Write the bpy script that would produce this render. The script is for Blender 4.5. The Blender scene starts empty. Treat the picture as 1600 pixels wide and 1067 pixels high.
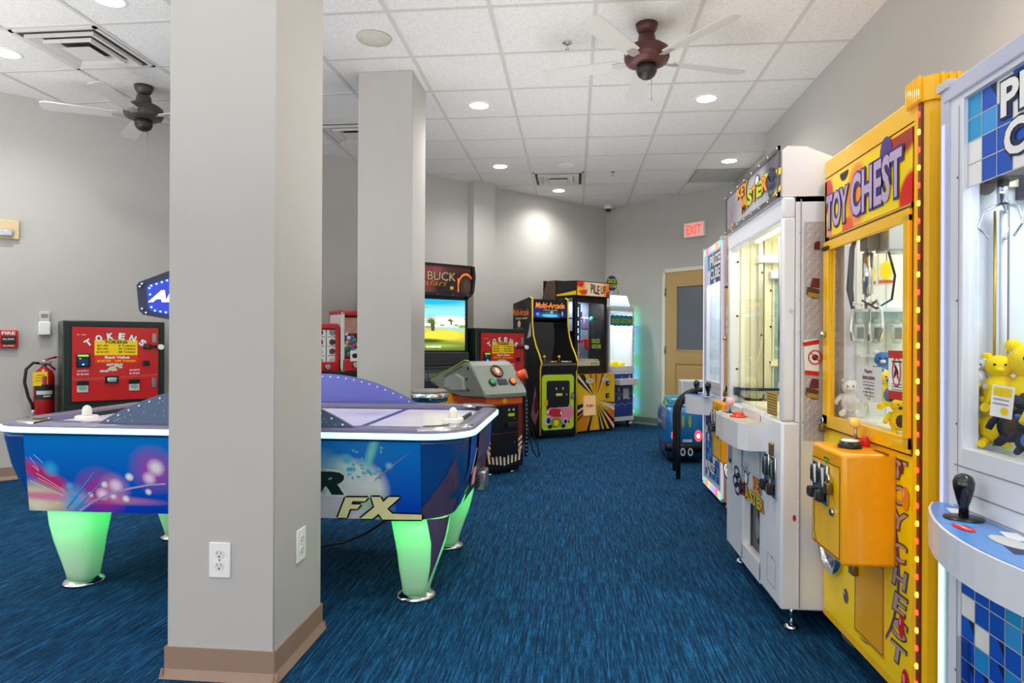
import bpy, bmesh, math, random
import numpy as np
from mathutils import Matrix, Vector
random.seed(7)
C = bpy.context.scene
PI = math.pi
COL = C.collection

# ------------------------------------------------------------------ camera
F_PX, CY, YAW, ROLL, HC, ZC = 1019.3, 537.0, math.radians(5.45), -.0046, 1.09, 3.0395
cam_d = bpy.data.cameras.new('camera')
cam_d.sensor_width = 36.0
cam_d.lens = F_PX * 36.0 / 1600
cam_d.shift_y = (CY - 533.5) / 1600
cam_d.clip_start = .02
cam = bpy.data.objects.new('camera', cam_d)
COL.objects.link(cam)
cam.location = (0, 0, HC)
cam.rotation_euler = (Matrix.Rotation(YAW, 3, 'Z') @ Matrix.Rotation(PI / 2, 3, 'X') @ Matrix.Rotation(-ROLL, 3, 'Z')).to_euler()
C.camera = cam
# ------------------------------------------------------------------ world, exposure
C.view_settings.view_transform = 'Standard'
C.view_settings.look = 'None'
C.view_settings.gamma = 1
C.view_settings.use_curve_mapping = False
C.view_settings.exposure = 0.35
C.cycles.use_denoising = True
C.cycles.max_bounces = 8
C.cycles.diffuse_bounces = 5
C.cycles.glossy_bounces = 4
C.cycles.transparent_max_bounces = 12
C.cycles.sample_clamp_indirect = 4
C.cycles.caustics_reflective = False
C.cycles.caustics_refractive = False
W = bpy.data.worlds.new('daylight'); C.world = W; W.use_nodes = True
W.node_tree.nodes['Background'].inputs[0].default_value = (1, .97, .93, 1)
W.node_tree.nodes['Background'].inputs[1].default_value = 2.2
LAMP_POWER = 58
# added fill lamps facing up, only to brighten the ceiling
for (_x, _y, _s, _t, _p) in ((-4.6, 1.8, 3.0, 3.2, 74), (-.7, -.9, 3.6, 3.0, 72), (-.1, 4.6, 1.2, 4.2, 22)):
    _d = bpy.data.lights.new('ceiling_fill_lamp', 'AREA'); _d.energy = _p; _d.shape = 'RECTANGLE'; _d.size = _s; _d.size_y = _t; _d.spread = math.radians(166); _d.color = (1, .99, .97)
    _o = bpy.data.objects.new('ceiling_fill_lamp', _d); COL.objects.link(_o); _o.location = (_x, _y, 1.15); _o.rotation_euler = (math.radians(180), 0, 0)
# ------------------------------------------------------------------ picking: a pixel of the photograph to a point on a known plane
R_ = Vector((math.cos(YAW), math.sin(YAW), 0)); D_ = Vector((-math.sin(YAW), math.cos(YAW), 0)); U_ = Vector((0, 0, 1))
CAM = Vector((0, 0, HC))
def ray(x, y):
    a = (x - 800) / F_PX; b = (CY - y) / F_PX
    r = math.cos(ROLL) * a - math.sin(ROLL) * b; u = math.sin(ROLL) * a + math.cos(ROLL) * b
    return R_ * r + D_ + U_ * u
def atz(x, y, z): v = ray(x, y); return CAM + v * ((z - HC) / v.z)
def aty(x, y, Y): v = ray(x, y); return CAM + v * (Y / v.y)
def atx(x, y, X): v = ray(x, y); return CAM + v * (X / v.x)
WL = Vector((.447, 9.488, 0)); EL = Vector((.7163, .6977, 0)); NL = Vector((.6977, -.7163, 0))   # angled wall: point, direction, inward normal
EB = Vector((.7337, -.6795, 0)); NB = Vector((-.6795, -.7337, 0))                               # back wall
def on_wall(x, y, off=0, n=NL):
    v = ray(x, y); p = WL + n * off
    return CAM + v * (((p - Vector((CAM.x, CAM.y, 0))).dot(n)) / v.dot(n))

# ------------------------------------------------------------------ materials
def lin(h):
    if not isinstance(h, str): return tuple(h)[:3]
    h = h.lstrip('#'); o = []
    for i in (0, 2, 4):
        c = int(h[i:i + 2], 16) / 255
        o.append(c / 12.92 if c <= .04045 else ((c + .055) / 1.055) ** 2.4)
    return tuple(o)
MATS = {}
def mat(name, col, rough=.5, metal=0., emit=0., ecol=None, coat=0., var=.04, scale=30, bump=0.):
    if name in MATS: return MATS[name]
    m = bpy.data.materials.new(name); m.use_nodes = True; n = m.node_tree.nodes; l = m.node_tree.links
    p = n['Principled BSDF']; c = lin(col)
    p.inputs['Roughness'].default_value = rough; p.inputs['Metallic'].default_value = metal
    p.inputs['Coat Weight'].default_value = coat
    if emit:
        p.inputs['Base Color'].default_value = (*c, 1)
        p.inputs['Emission Color'].default_value = (*lin(ecol or col), 1); p.inputs['Emission Strength'].default_value = emit
    else:
        t = n.new('ShaderNodeTexCoord'); k = n.new('ShaderNodeTexNoise'); k.inputs['Scale'].default_value = scale
        l.new(t.outputs['Object'], k.inputs['Vector'])
        x = n.new('ShaderNodeMix'); x.data_type = 'RGBA'
        x.inputs[6].default_value = (*[v * (1 - var) for v in c], 1); x.inputs[7].default_value = (*[min(1, v * (1 + var)) for v in c], 1)
        l.new(k.outputs['Fac'], x.inputs[0]); l.new(x.outputs[2], p.inputs['Base Color'])
        if bump:
            b = n.new('ShaderNodeBump'); b.inputs['Strength'].default_value = bump; b.inputs['Distance'].default_value = .003
            l.new(k.outputs['Fac'], b.inputs['Height']); l.new(b.outputs[0], p.inputs['Normal'])
    MATS[name] = m
    return m
def glass(name='clear glass', tint=(1, 1, 1), refl=1.0):
    if name in MATS: return MATS[name]
    m = bpy.data.materials.new(name); m.use_nodes = True; n = m.node_tree.nodes; l = m.node_tree.links
    n.remove(n['Principled BSDF'])
    t = n.new('ShaderNodeBsdfTransparent'); t.inputs[0].default_value = (*tint, 1)
    g = n.new('ShaderNodeBsdfGlossy'); g.inputs['Roughness'].default_value = .01
    f = n.new('ShaderNodeFresnel'); f.inputs[0].default_value = 1.45
    k = n.new('ShaderNodeMath'); k.operation = 'MULTIPLY'; k.inputs[1].default_value = refl
    x = n.new('ShaderNodeMixShader')
    ge = n.new('ShaderNodeNewGeometry'); iv = n.new('ShaderNodeMath'); iv.operation = 'SUBTRACT'; iv.inputs[0].default_value = 1; l.new(ge.outputs['Backfacing'], iv.inputs[1])
    k2 = n.new('ShaderNodeMath'); k2.operation = 'MULTIPLY'; l.new(k.outputs[0], k2.inputs[0]); l.new(iv.outputs[0], k2.inputs[1])
    l.new(f.outputs[0], k.inputs[0]); l.new(k2.outputs[0], x.inputs[0]); l.new(t.outputs[0], x.inputs[1]); l.new(g.outputs[0], x.inputs[2])
    l.new(x.outputs[0], n['Material Output'].inputs[0])
    MATS[name] = m
    return m
def blobs(name, base, items, rough=.25, emit=0, grad=None):
    """printed artwork: soft round and stretched spots of colour at places on the panel (object coordinates)"""
    m = bpy.data.materials.new(name); m.use_nodes = True; n = m.node_tree.nodes; l = m.node_tree.links
    p = n['Principled BSDF']; p.inputs['Roughness'].default_value = rough
    t = n.new('ShaderNodeTexCoord'); cur = None
    if grad:
        (za, ca), (zb, cb) = grad
        s = n.new('ShaderNodeSeparateXYZ'); l.new(t.outputs['Object'], s.inputs[0])
        r = n.new('ShaderNodeMapRange'); r.inputs[1].default_value = za; r.inputs[2].default_value = zb
        l.new(s.outputs[2], r.inputs[0])
        x = n.new('ShaderNodeMix'); x.data_type = 'RGBA'; x.inputs[6].default_value = (*lin(ca), 1); x.inputs[7].default_value = (*lin(cb), 1)
        l.new(r.outputs[0], x.inputs[0]); cur = x.outputs[2]
    for (pos, rad, col, op) in items:
        mp = n.new('ShaderNodeMapping'); mp.vector_type = 'TEXTURE'
        rx = rad if isinstance(rad, (tuple, list)) else (rad, rad, rad, 0)
        mp.inputs[1].default_value = pos; mp.inputs[2].default_value = (0, rx[3], 0); mp.inputs[3].default_value = rx[:3]
        l.new(t.outputs['Object'], mp.inputs[0])
        g = n.new('ShaderNodeTexGradient'); g.gradient_type = 'SPHERICAL'; l.new(mp.outputs[0], g.inputs[0])
        k = n.new('ShaderNodeMath'); k.operation = 'MULTIPLY'; k.inputs[1].default_value = op; k.use_clamp = True; l.new(g.outputs['Fac'], k.inputs[0])
        x = n.new('ShaderNodeMix'); x.data_type = 'RGBA'; x.inputs[7].default_value = (*lin(col), 1)
        if cur is None: x.inputs[6].default_value = (*lin(base), 1)
        else: l.new(cur, x.inputs[6])
        l.new(k.outputs[0], x.inputs[0]); cur = x.outputs[2]
    l.new(cur, p.inputs['Base Color'])
    if emit: l.new(cur, p.inputs['Emission Color']); p.inputs['Emission Strength'].default_value = emit
    return m

# ------------------------------------------------------------------ mesh builder
I4 = Matrix.Identity(4)
def frame(o, u, v):
    u = Vector(u); v = Vector(v); n = u.cross(v)
    return Matrix(((u.x, v.x, n.x, o[0]), (u.y, v.y, n.y, o[1]), (u.z, v.z, n.z, o[2]), (0, 0, 0, 1)))
def FRONT(y=0): return frame((0, y, 0), (1, 0, 0), (0, 0, 1))
def LEFT(x=0): return frame((x, 0, 0), (0, -1, 0), (0, 0, 1))
def RIGHT(x=0): return frame((x, 0, 0), (0, 1, 0), (0, 0, 1))
def TOP(z=0): return frame((0, 0, z), (1, 0, 0), (0, 1, 0))
TXT = {}
def glyphs(s, bold, shear):
    k = (s, bold, shear)
    if k not in TXT:
        c = bpy.data.curves.new('t', 'FONT'); c.body = s; c.offset = bold; c.shear = shear; c.resolution_u = 3
        o = bpy.data.objects.new('t', c); me = o.to_mesh()
        TXT[k] = ([tuple(v.co) for v in me.vertices], [tuple(f.vertices) for f in me.polygons])
        o.to_mesh_clear(); bpy.data.objects.remove(o); bpy.data.curves.remove(c)
    return TXT[k]
class B:
    def __init__(s, f=None): s.bm = bmesh.new(); s.mats = []; s.F = f or I4.copy()
    def mi(s, m):
        if m not in s.mats: s.mats.append(m)
        return s.mats.index(m)
    def at(s, f): s.F = f; return s
    def face(s, pts, m, smooth=False):
        try: f = s.bm.faces.new([s.bm.verts.new(s.F @ Vector(p)) for p in pts])
        except ValueError: return
        f.material_index = s.mi(m); f.smooth = smooth; return f
    def poly(s, pts, m, w=.001): s.face([(p[0], p[1], w) for p in pts], m)
    def rect(s, u0, v0, u1, v1, m, w=.001): s.poly([(u0, v0), (u1, v0), (u1, v1), (u0, v1)], m, w)
    def ell(s, c, rx, ry, m, w=.001, n=20, a0=0, a1=2 * PI, rot=0):
        P = []
        for i in range(n + (a1 - a0 < 6.28)):
            a = a0 + (a1 - a0) * i / n; x, y = rx * math.cos(a), ry * math.sin(a)
            P.append((c[0] + x * math.cos(rot) - y * math.sin(rot), c[1] + x * math.sin(rot) + y * math.cos(rot)))
        s.poly(P, m, w)
    def line(s, pts, th, m, w=.001):
        for a, b in zip(pts[:-1], pts[1:]):
            d = Vector((b[0] - a[0], b[1] - a[1])); 
            if d.length < 1e-6: continue
            q = Vector((-d.y, d.x)).normalized() * th / 2
            s.poly([(a[0] - q.x, a[1] - q.y), (b[0] - q.x, b[1] - q.y), (b[0] + q.x, b[1] + q.y), (a[0] + q.x, a[1] + q.y)], m, w)
    def ringd(s, c, rx, ry, th, m, w=.001, n=24):
        for i in range(n):
            a, b = 2 * PI * i / n, 2 * PI * (i + 1) / n
            f = lambda t, k: (c[0] + (rx - k) * math.cos(t), c[1] + (ry - k) * math.sin(t))
            s.poly([f(a, 0), f(b, 0), f(b, th), f(a, th)], m, w)
    def box(s, x0, y0, z0, x1, y1, z1, m, bev=0, seg=2):
        k = s.mi(m); x0, x1 = sorted((x0, x1)); y0, y1 = sorted((y0, y1)); z0, z1 = sorted((z0, z1))
        v = [s.bm.verts.new(s.F @ Vector(p)) for p in [(x0, y0, z0), (x1, y0, z0), (x1, y1, z0), (x0, y1, z0), (x0, y0, z1), (x1, y0, z1), (x1, y1, z1), (x0, y1, z1)]]
        fs = [s.bm.faces.new([v[i] for i in q]) for q in ((0, 3, 2, 1), (4, 5, 6, 7), (0, 1, 5, 4), (1, 2, 6, 5), (2, 3, 7, 6), (3, 0, 4, 7))]
        for f in fs: f.material_index = k
        if bev:
            es = list({e for f in fs for e in f.edges})
            r = bmesh.ops.bevel(s.bm, geom=es, offset=bev, segments=seg, affect='EDGES', profile=.5)
            for f in r['faces']: f.material_index = k; f.smooth = True
    def prism(s, pts, w0, w1, m, side=None, smooth=False):
        k = s.mi(m); n = len(pts)
        a = [s.bm.verts.new(s.F @ Vector((p[0], p[1], w0))) for p in pts]; b = [s.bm.verts.new(s.F @ Vector((p[0], p[1], w1))) for p in pts]
        for q in (a[::-1], b): s.bm.faces.new(q).material_index = k
        k2 = s.mi(side) if side else k
        for i in range(n):
            f = s.bm.faces.new((a[i], a[(i + 1) % n], b[(i + 1) % n], b[i])); f.material_index = k2; f.smooth = smooth
    def loft(s, rings, m, cap=True, smooth=True, closed=True):
        k = s.mi(m); R = [[s.bm.verts.new(s.F @ Vector(p)) for p in r] for r in rings]; n = len(R[0])
        for a, b in zip(R[:-1], R[1:]):
            for i in range(n if closed else n - 1):
                f = s.bm.faces.new((a[i], a[(i + 1) % n], b[(i + 1) % n], b[i])); f.material_index = k; f.smooth = smooth
        if cap:
            for r in (R[0][::-1], R[-1]):
                s.bm.faces.new(r).material_index = k
    def cyl(s, p0, p1, r, m, r1=None, seg=16, cap=True):
        s.tube([p0, p1], [r, r if r1 is None else r1], m, seg, cap)
    def tube(s, pts, r, m, seg=8, cap=True):
        P = [Vector(p) for p in pts]; rr = r if isinstance(r, (list, tuple)) else [r] * len(P); rings = []; prev = None
        for i, p in enumerate(P):
            d = (P[min(i + 1, len(P) - 1)] - P[max(i - 1, 0)]).normalized()
            a = prev - d * prev.dot(d) if prev is not None else d.orthogonal()
            if a.length < 1e-5: a = d.orthogonal()
            a.normalize(); prev = a; b = d.cross(a)
            rings.append([p + (a * math.cos(t) + b * math.sin(t)) * rr[i] for t in [2 * PI * j / seg for j in range(seg)]])
        s.loft(rings, m, cap)
    def lathe(s, prof, c, m, seg=24, cap=True):
        s.loft([[(c[0] + r * math.cos(2 * PI * j / seg), c[1] + r * math.sin(2 * PI * j / seg), w) for j in range(seg)] for r, w in prof], m, cap)
    def ball(s, c, r, m, seg=16, rot=0):
        rx, ry, rz = r if isinstance(r, (tuple, list)) else (r, r, r); h = max(6, seg // 2); R = []
        for i in range(1, h):
            t = PI * i / h
            R.append([(c[0] + rx * math.sin(t) * math.cos(2 * PI * j / seg), c[1] + ry * math.sin(t) * math.sin(2 * PI * j / seg), c[2] - rz * math.cos(t)) for j in range(seg)])
        s.loft(R, m)
    def text(s, t, cx, cy, w, h, m, bold=.03, shear=0, wz=.002, rot=0, curve=None):
        """text whose ink is fitted to a box w x h centred at (cx, cy); curve(u)->extra v bends it"""
        V, Fs = glyphs(t, bold, shear)
        if not V: return
        x0 = min(v[0] for v in V); x1 = max(v[0] for v in V); y0 = min(v[1] for v in V); y1 = max(v[1] for v in V)
        k = s.mi(m); vs = []; cr, sr = math.cos(rot), math.sin(rot)
        for v in V:
            u = ((v[0] - x0) / (x1 - x0) - .5) * w; q = ((v[1] - y0) / (y1 - y0) - .5) * h
            if curve: q += curve(u / w)
            vs.append(s.bm.verts.new(s.F @ Vector((cx + u * cr - q * sr, cy + u * sr + q * cr, wz))))
        for f in Fs:
            try: s.bm.faces.new([vs[i] for i in f]).material_index = k
            except ValueError: pass
    def otext(s, t, cx, cy, w, h, m, mo, bold=.02, ob=.05, shear=0, wz=.002, rot=0, curve=None):
        hb = h * (1 + 1.5 * ob); wb = w + (hb - h)
        s.text(t, cx, cy, wb, hb, mo, bold + ob, shear, wz, rot, curve); s.text(t, cx, cy, w, h, m, bold, shear, wz + .0012, rot, curve)
    def done(s, name, parent=None, loc=None, rz=0, label=None, cat=None, group=None, kind=None, recalc=True):
        if recalc: bmesh.ops.recalc_face_normals(s.bm, faces=s.bm.faces)
        me = bpy.data.meshes.new(name); s.bm.to_mesh(me); s.bm.free()
        for m in s.mats: me.materials.append(m)
        o = bpy.data.objects.new(name, me); COL.objects.link(o)
        if parent is not None: o.parent = parent
        if loc is not None: o.location = loc
        o.rotation_euler[2] = rz
        for a, b in (('label', label), ('category', cat), ('group', group), ('kind', kind)):
            if b: o[a] = b
        return o
TM = {}
def thing(name, label, cat, loc=(0, 0, 0), rz=0, group=None):
    o = bpy.data.objects.new(name, None); COL.objects.link(o); o.empty_display_size = .1
    o.location = loc; o.rotation_euler[2] = rz; o['label'] = label; o['category'] = cat
    if group: o['group'] = group
    TM[o.name] = Matrix.Translation(Vector(loc)) @ Matrix.Rotation(rz, 4, 'Z')
    return o
def picker(T, fr):
    """returns pixel -> (u, v) on the given face of thing T"""
    M = (TM[T.name] if T is not None else I4) @ fr; iM = M.inverted(); o = iM @ CAM; R3 = iM.to_3x3()
    def f(x, y):
        d = R3 @ ray(x, y); t = -o.z / d.z
        return (o.x + d.x * t, o.y + d.y * t)
    return f
def copy_tree(o, parent=None):
    c = o.copy(); COL.objects.link(c)
    if parent is not None: c.parent = parent
    for ch in list(o.children): copy_tree(ch, c)
    return c
def lamp(kind, name, parent, loc, power, color=(1, 1, 1), size=.1, rot=None, size_y=None, spot=None, blend=1):
    d = bpy.data.lights.new(name, kind); d.energy = power; d.color = color
    if kind == 'AREA':
        d.size = size
        if size_y: d.shape = 'RECTANGLE'; d.size_y = size_y
    else: d.shadow_soft_size = size
    if kind == 'SPOT': d.spot_size = spot; d.spot_blend = blend
    o = bpy.data.objects.new(name, d); COL.objects.link(o); o.parent = parent; o.location = loc
    if rot: o.rotation_euler = rot
    return o

# common materials
WHITE = mat('white enamel', '#dfe2e8', .3); WHITEB = mat('bright white print', '#f4f4f2', .45)
BLACK = mat('black laminate', '#101012', .35); DARK = mat('near black plastic', '#1b1b1e', .5)
CHROME = mat('chrome', '#d8dadd', .15, 1); STEEL = mat('brushed steel', '#a9abae', .35, 1)
YEL = mat('yellow enamel', '#fcc000', .28, coat=.3); YELP = mat('yellow print', '#ffd500', .4)
RED = mat('red print', '#d3121a', .4); REDP = mat('red enamel', '#c01015', .3)
BLUE = mat('blue print', '#1357c4', .4); SKY = mat('light blue print', '#3aa0e8', .4); NAVY = mat('navy print', '#14224f', .4)
GREEN = mat('green print', '#3fae49', .4); LIME = mat('lime print', '#b8dc1e', .4); ORANGE = mat('orange print', '#f08a1a', .4)
PURPLE = mat('purple print', '#4c2f86', .4); PINK = mat('pink print', '#f0a0b4', .4); GREY = mat('grey print', '#8c8d90', .45)
CREAM = mat('cream print', '#efe3c0', .5); MAROON = mat('maroon print', '#6a1620', .4); LGREY = mat('light grey plastic', '#c9cac8', .4)
BROWN = mat('brown print', '#5b3a1e', .5); TEAL = mat('teal print', '#12808e', .4); PADLOCK = mat('brass padlock body', '#8a7448', .35, .9)
GLASS = glass()
# ================================================================== the room
wall_m = mat('grey wall paint', '#c0beba', .75, var=.02, scale=6, bump=.05)
base_m = mat('tan rubber baseboard', '#9c8270', .45, var=.06, scale=9)
def carpet():
    m = bpy.data.materials.new('blue streaked carpet'); m.use_nodes = True; n = m.node_tree.nodes; l = m.node_tree.links; p = n['Principled BSDF']
    t = n.new('ShaderNodeTexCoord'); outs = []
    for sc, ns in (((270, 14, 1), 1.), ((120, 4, 1), 1.), ((520, 80, 1), 1.)):
        mp = n.new('ShaderNodeMapping'); mp.inputs[3].default_value = sc; l.new(t.outputs['Object'], mp.inputs[0])
        k = n.new('ShaderNodeTexNoise'); k.inputs['Scale'].default_value = ns; k.inputs['Detail'].default_value = 3; l.new(mp.outputs[0], k.inputs[0]); outs.append(k.outputs['Fac'])
    a = n.new('ShaderNodeMath'); a.operation = 'ADD'; l.new(outs[0], a.inputs[0]); l.new(outs[1], a.inputs[1])
    b = n.new('ShaderNodeMath'); b.operation = 'MULTIPLY_ADD'; b.inputs[1].default_value = .7; l.new(outs[2], b.inputs[0]); l.new(a.outputs[0], b.inputs[2])
    r = n.new('ShaderNodeValToRGB'); e = r.color_ramp.elements
    mr = n.new('ShaderNodeMapRange'); mr.inputs[1].default_value = .98; mr.inputs[2].default_value = 1.72; l.new(b.outputs[0], mr.inputs[0]); l.new(mr.outputs[0], r.inputs[0])
    e[0].position = .05; e[0].color = (*lin('#031c30'), 1); e[1].position = .95; e[1].color = (*lin('#246c9b'), 1)
    q = r.color_ramp.elements.new(.5); q.color = (*lin('#08375a'), 1)
    l.new(r.outputs[0], p.inputs['Base Color']); p.inputs['Roughness'].default_value = .95; p.inputs['Specular IOR Level'].default_value = .15
    bp = n.new('ShaderNodeBump'); bp.inputs['Strength'].default_value = .5; bp.inputs['Distance'].default_value = .004; l.new(b.outputs[0], bp.inputs['Height']); l.new(bp.outputs[0], p.inputs['Normal'])
    return m
def tile_mat():
    m = bpy.data.materials.new('mineral fibre ceiling tile'); m.use_nodes = True; n = m.node_tree.nodes; l = m.node_tree.links; p = n['Principled BSDF']
    t = n.new('ShaderNodeTexCoord'); k = n.new('ShaderNodeTexNoise'); k.inputs['Scale'].default_value = 90; k.inputs['Detail'].default_value = 2; l.new(t.outputs['Object'], k.inputs[0])
    r = n.new('ShaderNodeValToRGB'); e = r.color_ramp.elements; e[0].position = .3; e[0].color = (*lin('#e2e0dc'), 1); e[1].position = .62; e[1].color = (*lin('#f2f0ee'), 1)
    l.new(k.outputs['Fac'], r.inputs[0]); l.new(r.outputs[0], p.inputs['Base Color']); p.inputs['Roughness'].default_value = .9
    bp = n.new('ShaderNodeBump'); bp.inputs['Strength'].default_value = .5; bp.inputs['Distance'].default_value = .004; l.new(k.outputs['Fac'], bp.inputs['Height']); l.new(bp.outputs[0], p.inputs['Normal'])
    return m
XL, YF, XR, XR2, YS = -7.0, -3.4, 1.75, 1.92, 6.21
CORN = WL.copy()
def yl(x): return WL.y + (x - WL.x) * EL.y / EL.x
def xl(y): return WL.x + (y - WL.y) * EL.x / EL.y
def yb(x): return WL.y + (x - WL.x) * EB.y / EB.x
def xb(y): return WL.x + (y - WL.y) * EB.x / EB.y
poly_room = [(XL, YF), (XR, YF), (XR, YS), (XR2, YS), (XR2, yb(XR2)), (WL.x, WL.y), (XL, yl(XL))]
b = B(); b.prism([(p[0], p[1]) for p in poly_room], -.05, 0, carpet()); b.done('floor', kind='structure')
b = B(); b.prism(poly_room, ZC, ZC + .05, tile_mat()); b.done('ceiling', kind='structure')
# ceiling grid
T0X, T0Y, T = -1.106, 3.743, .6096
bar = mat('ceiling grid metal', '#d4d2ce', .45)
b = B()
i = -12
while True:
    X = T0X + T * i; i += 1
    if X < XL + .05: continue
    if X > XR2: break
    y1 = min(yl(X), yb(X)) if X > XL else YF
    y0 = YF if X < XR else YS
    b.box(X - .012, y0, ZC - .005, X + .012, y1 - .005, ZC + .002, bar)
for j in range(-12, 10):
    Y = T0Y + T * j
    if Y < YF + .02 or Y > 9.4: continue
    x0 = max(XL, xl(Y)); x1 = min(XR if Y < YS else XR2, xb(Y))
    b.box(x0, Y - .012, ZC - .0035, x1, Y + .012, ZC + .002, bar)
b.done('trim_1', kind='structure')
H = ZC
def wall(name, pts, m=wall_m, z0=0, z1=ZC): b = B(); b.prism(pts, z0, z1, m); return b.done(name, kind='structure')
def off(p, n, d): return (p[0] - n[0] * d, p[1] - n[1] * d)
PL = (XL, yl(XL)); PB = (XR2, yb(XR2))
wall('wall_left', [PL, (WL.x, WL.y), (WL.x - .0, WL.y + .15), off(PL, NL, .1)])
wall('wall_back', [(WL.x, WL.y), PB, off(PB, NB, .1), (WL.x, WL.y + .15)])
wall('wall_right', [(XR, YF), (XR, YS), (XR2, YS), (XR2, PB[1]), (XR2 + .12, PB[1]), (XR2 + .12, YF)])
b = B(); sw = [(-3.0, -1.0), (-.7, 1.3)]  # unseen side windows, added so more daylight reaches the room
b.box(XL - .12, YF, 0, XL, PL[1], .35, wall_m); b.box(XL - .12, YF, 2.75, XL, PL[1], ZC, wall_m)
ys = [YF] + [v for w in sw for v in w] + [PL[1]]
for a, c in zip(ys[0::2], ys[1::2]): b.box(XL - .12, a, .35, XL, c, 2.75, wall_m)
b.done('wall_side', kind='structure')
# unseen storefront behind the camera, its tall windows added to let daylight in
b = B(); wins = [(-6.6, -4.6), (-4.3, -2.3), (-2.0, 0.0), (.3, 1.6)]
b.box(XL, YF - .12, 0, XR, YF, .35, wall_m); b.box(XL, YF - .12, 2.75, XR, YF, ZC, wall_m)
xs = [XL] + [v for w in wins for v in w] + [XR]
for a, c in zip(xs[0::2], xs[1::2]): b.box(a, YF - .12, .35, c, YF, 2.75, wall_m)
b.done('wall_front', kind='structure')
fm = mat('dark bronze window frame', '#3b3733', .4, .5)
for k, (a, c) in enumerate(wins):
    b = B()
    for q in ((a, .35, a + .05, 2.75), (c - .05, .35, c, 2.75), (a, .35, c, .4), (a, 2.7, c, 2.75), ((a + c) / 2 - .02, .4, (a + c) / 2 + .02, 2.7)):
        b.box(q[0], YF - .1, q[1], q[2], YF - .02, q[3], fm)
    o = b.done('window_%d' % (k + 1), kind='structure')
    b = B(); b.box(a + .04, YF - .065, .39, c - .04, YF - .06, 2.71, GLASS); b.done('pane', o)
for k, (a, c) in enumerate(sw):
    b = B()
    for q in ((a, .35, a + .05, 2.75), (c - .05, .35, c, 2.75), (a, .35, c, .4), (a, 2.7, c, 2.75), ((a + c) / 2 - .02, .4, (a + c) / 2 + .02, 2.7)):
        b.box(XL - .1, q[0], q[1], XL - .02, q[2], q[3], fm)
    o = b.done('window_%d' % (k + 5), kind='structure')
    b = B(); b.box(XL - .065, a + .04, .39, XL - .06, c - .04, 2.71, GLASS); b.done('pane', o)
# pillars
def pillar(name, x0, y0, x1, y1, lab):
    b = B(); b.box(x0, y0, 0, x1, y1, ZC, wall_m, .004, 1); o = b.done(name, kind='structure')
    return o
pillar('wall_pillar_near', -1.317, 2.01, -.955, 2.40, '')
p2 = pillar('wall_pillar_far', -1.556, 4.567, -1.155, 4.97, '')
A = Vector((-1.198, 7.702, 0)); Cc = A + EL * .315
b = B(); q = [A, Cc, Cc - NL * .15, A - NL * .15]; b.prism([(v.x, v.y) for v in q], 0, ZC, wall_m); b.done('wall_pilaster', kind='structure')
def skirting(name, pts, closed=False, m=base_m):
    b = B(); n = len(pts)
    P = [Vector((p[0], p[1], 0)) for p in pts]
    for i in range(n if closed else n - 1):
        a, c = P[i], P[(i + 1) % n]; d = (c - a).normalized(); nn = Vector((d.y, -d.x, 0))
        M = Matrix(((d.x, nn.x, 0, a.x), (d.y, nn.y, 0, a.y), (0, 0, 1, 0), (0, 0, 0, 1))); L = (c - a).length
        b.at(M); b.box(-.005, 0, 0, L + .005, .006, .1, m)
        k = [(-.005, .006, .03), (-.005, .016, .0)]
        b.loft([[(x, .006, .03), (x, .018, .001), (x, .0, .001)] for x in (-.016 if closed else 0, L + (.016 if closed else 0))], m, smooth=False)
    return b.done(name, kind='structure')
def sk_box(name, x0, y0, x1, y1): skirting(name, [(x0, y0), (x1, y0), (x1, y1), (x0, y1)], True)
sk_box('baseboard_pillar_near', -1.317, 2.01, -.955, 2.40)
sk_box('baseboard_pillar_far', -1.556, 4.567, -1.155, 4.97)
greyb = mat('grey rubber baseboard', '#807d7a', .45)
skirting('baseboard_left', [PL, (WL.x, WL.y)])
dl = on_wall(1036, 669, 0, NB); DX = (dl - WL).dot(EB)
skirting('baseboard_back', [(WL.x, WL.y), (WL + EB * DX)[:2]], False, greyb)
# door in the back wall
E1 = WL + EB * DX
dM = Matrix(((EB.x, -NB.x, 0, E1.x), (EB.y, -NB.y, 0, E1.y), (0, 0, 1, 0), (0, 0, 0, 1)))     # x along wall, y into wall, z up
trim_m = mat('cream white door trim', '#e9e3d2', .4); door_m = mat('tan painted door', '#c2a068', .45, var=.02)
b = B(dM); b.box(0, -.02, 0, .05, .0, 2.08, trim_m, .003); b.box(.97, -.02, 0, 1.02, 0, 2.08, trim_m, .003); b.box(.0, -.02, 2.035, 1.02, 0, 2.085, trim_m, .003)
b.done('trim_2', kind='structure')
b = B(dM)
ow = (.21, .80); x0d, x1d = .055, .965; zt = 2.03
wz0, wz1 = 1.0, 1.86
b.box(x0d, -.016, .01, ow[0], 0, zt, door_m); b.box(ow[1], -.016, .01, x1d, 0, zt, door_m)
b.box(ow[0], -.016, wz1, ow[1], 0, zt, door_m); b.box(ow[0], -.016, .84, ow[1], 0, wz0, door_m); b.box(ow[0], -.016, .01, ow[1], 0, .22, door_m)
b.box(ow[0], -.006, .22, ow[1], 0, .84, door_m)
b.box(ow[0] + .03, -.012, .25, ow[1] - .03, -.005, .81, door_m, .004)
for q in ((ow[0], wz0, ow[0] + .02, wz1), (ow[1] - .02, wz0, ow[1], wz1), (ow[0], wz0, ow[1], wz0 + .02), (ow[0], wz1 - .02, ow[1], wz1)):
    b.box(q[0], -.02, q[1], q[2], -.004, q[3], door_m)
do = b.done('door_1', kind='structure')
b = B(dM); b.box(ow[0], -.004, wz0, ow[1], -.001, wz1, mat('frosted dark door pane', '#6f7880', .22)); b.done('pane', do)
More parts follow.
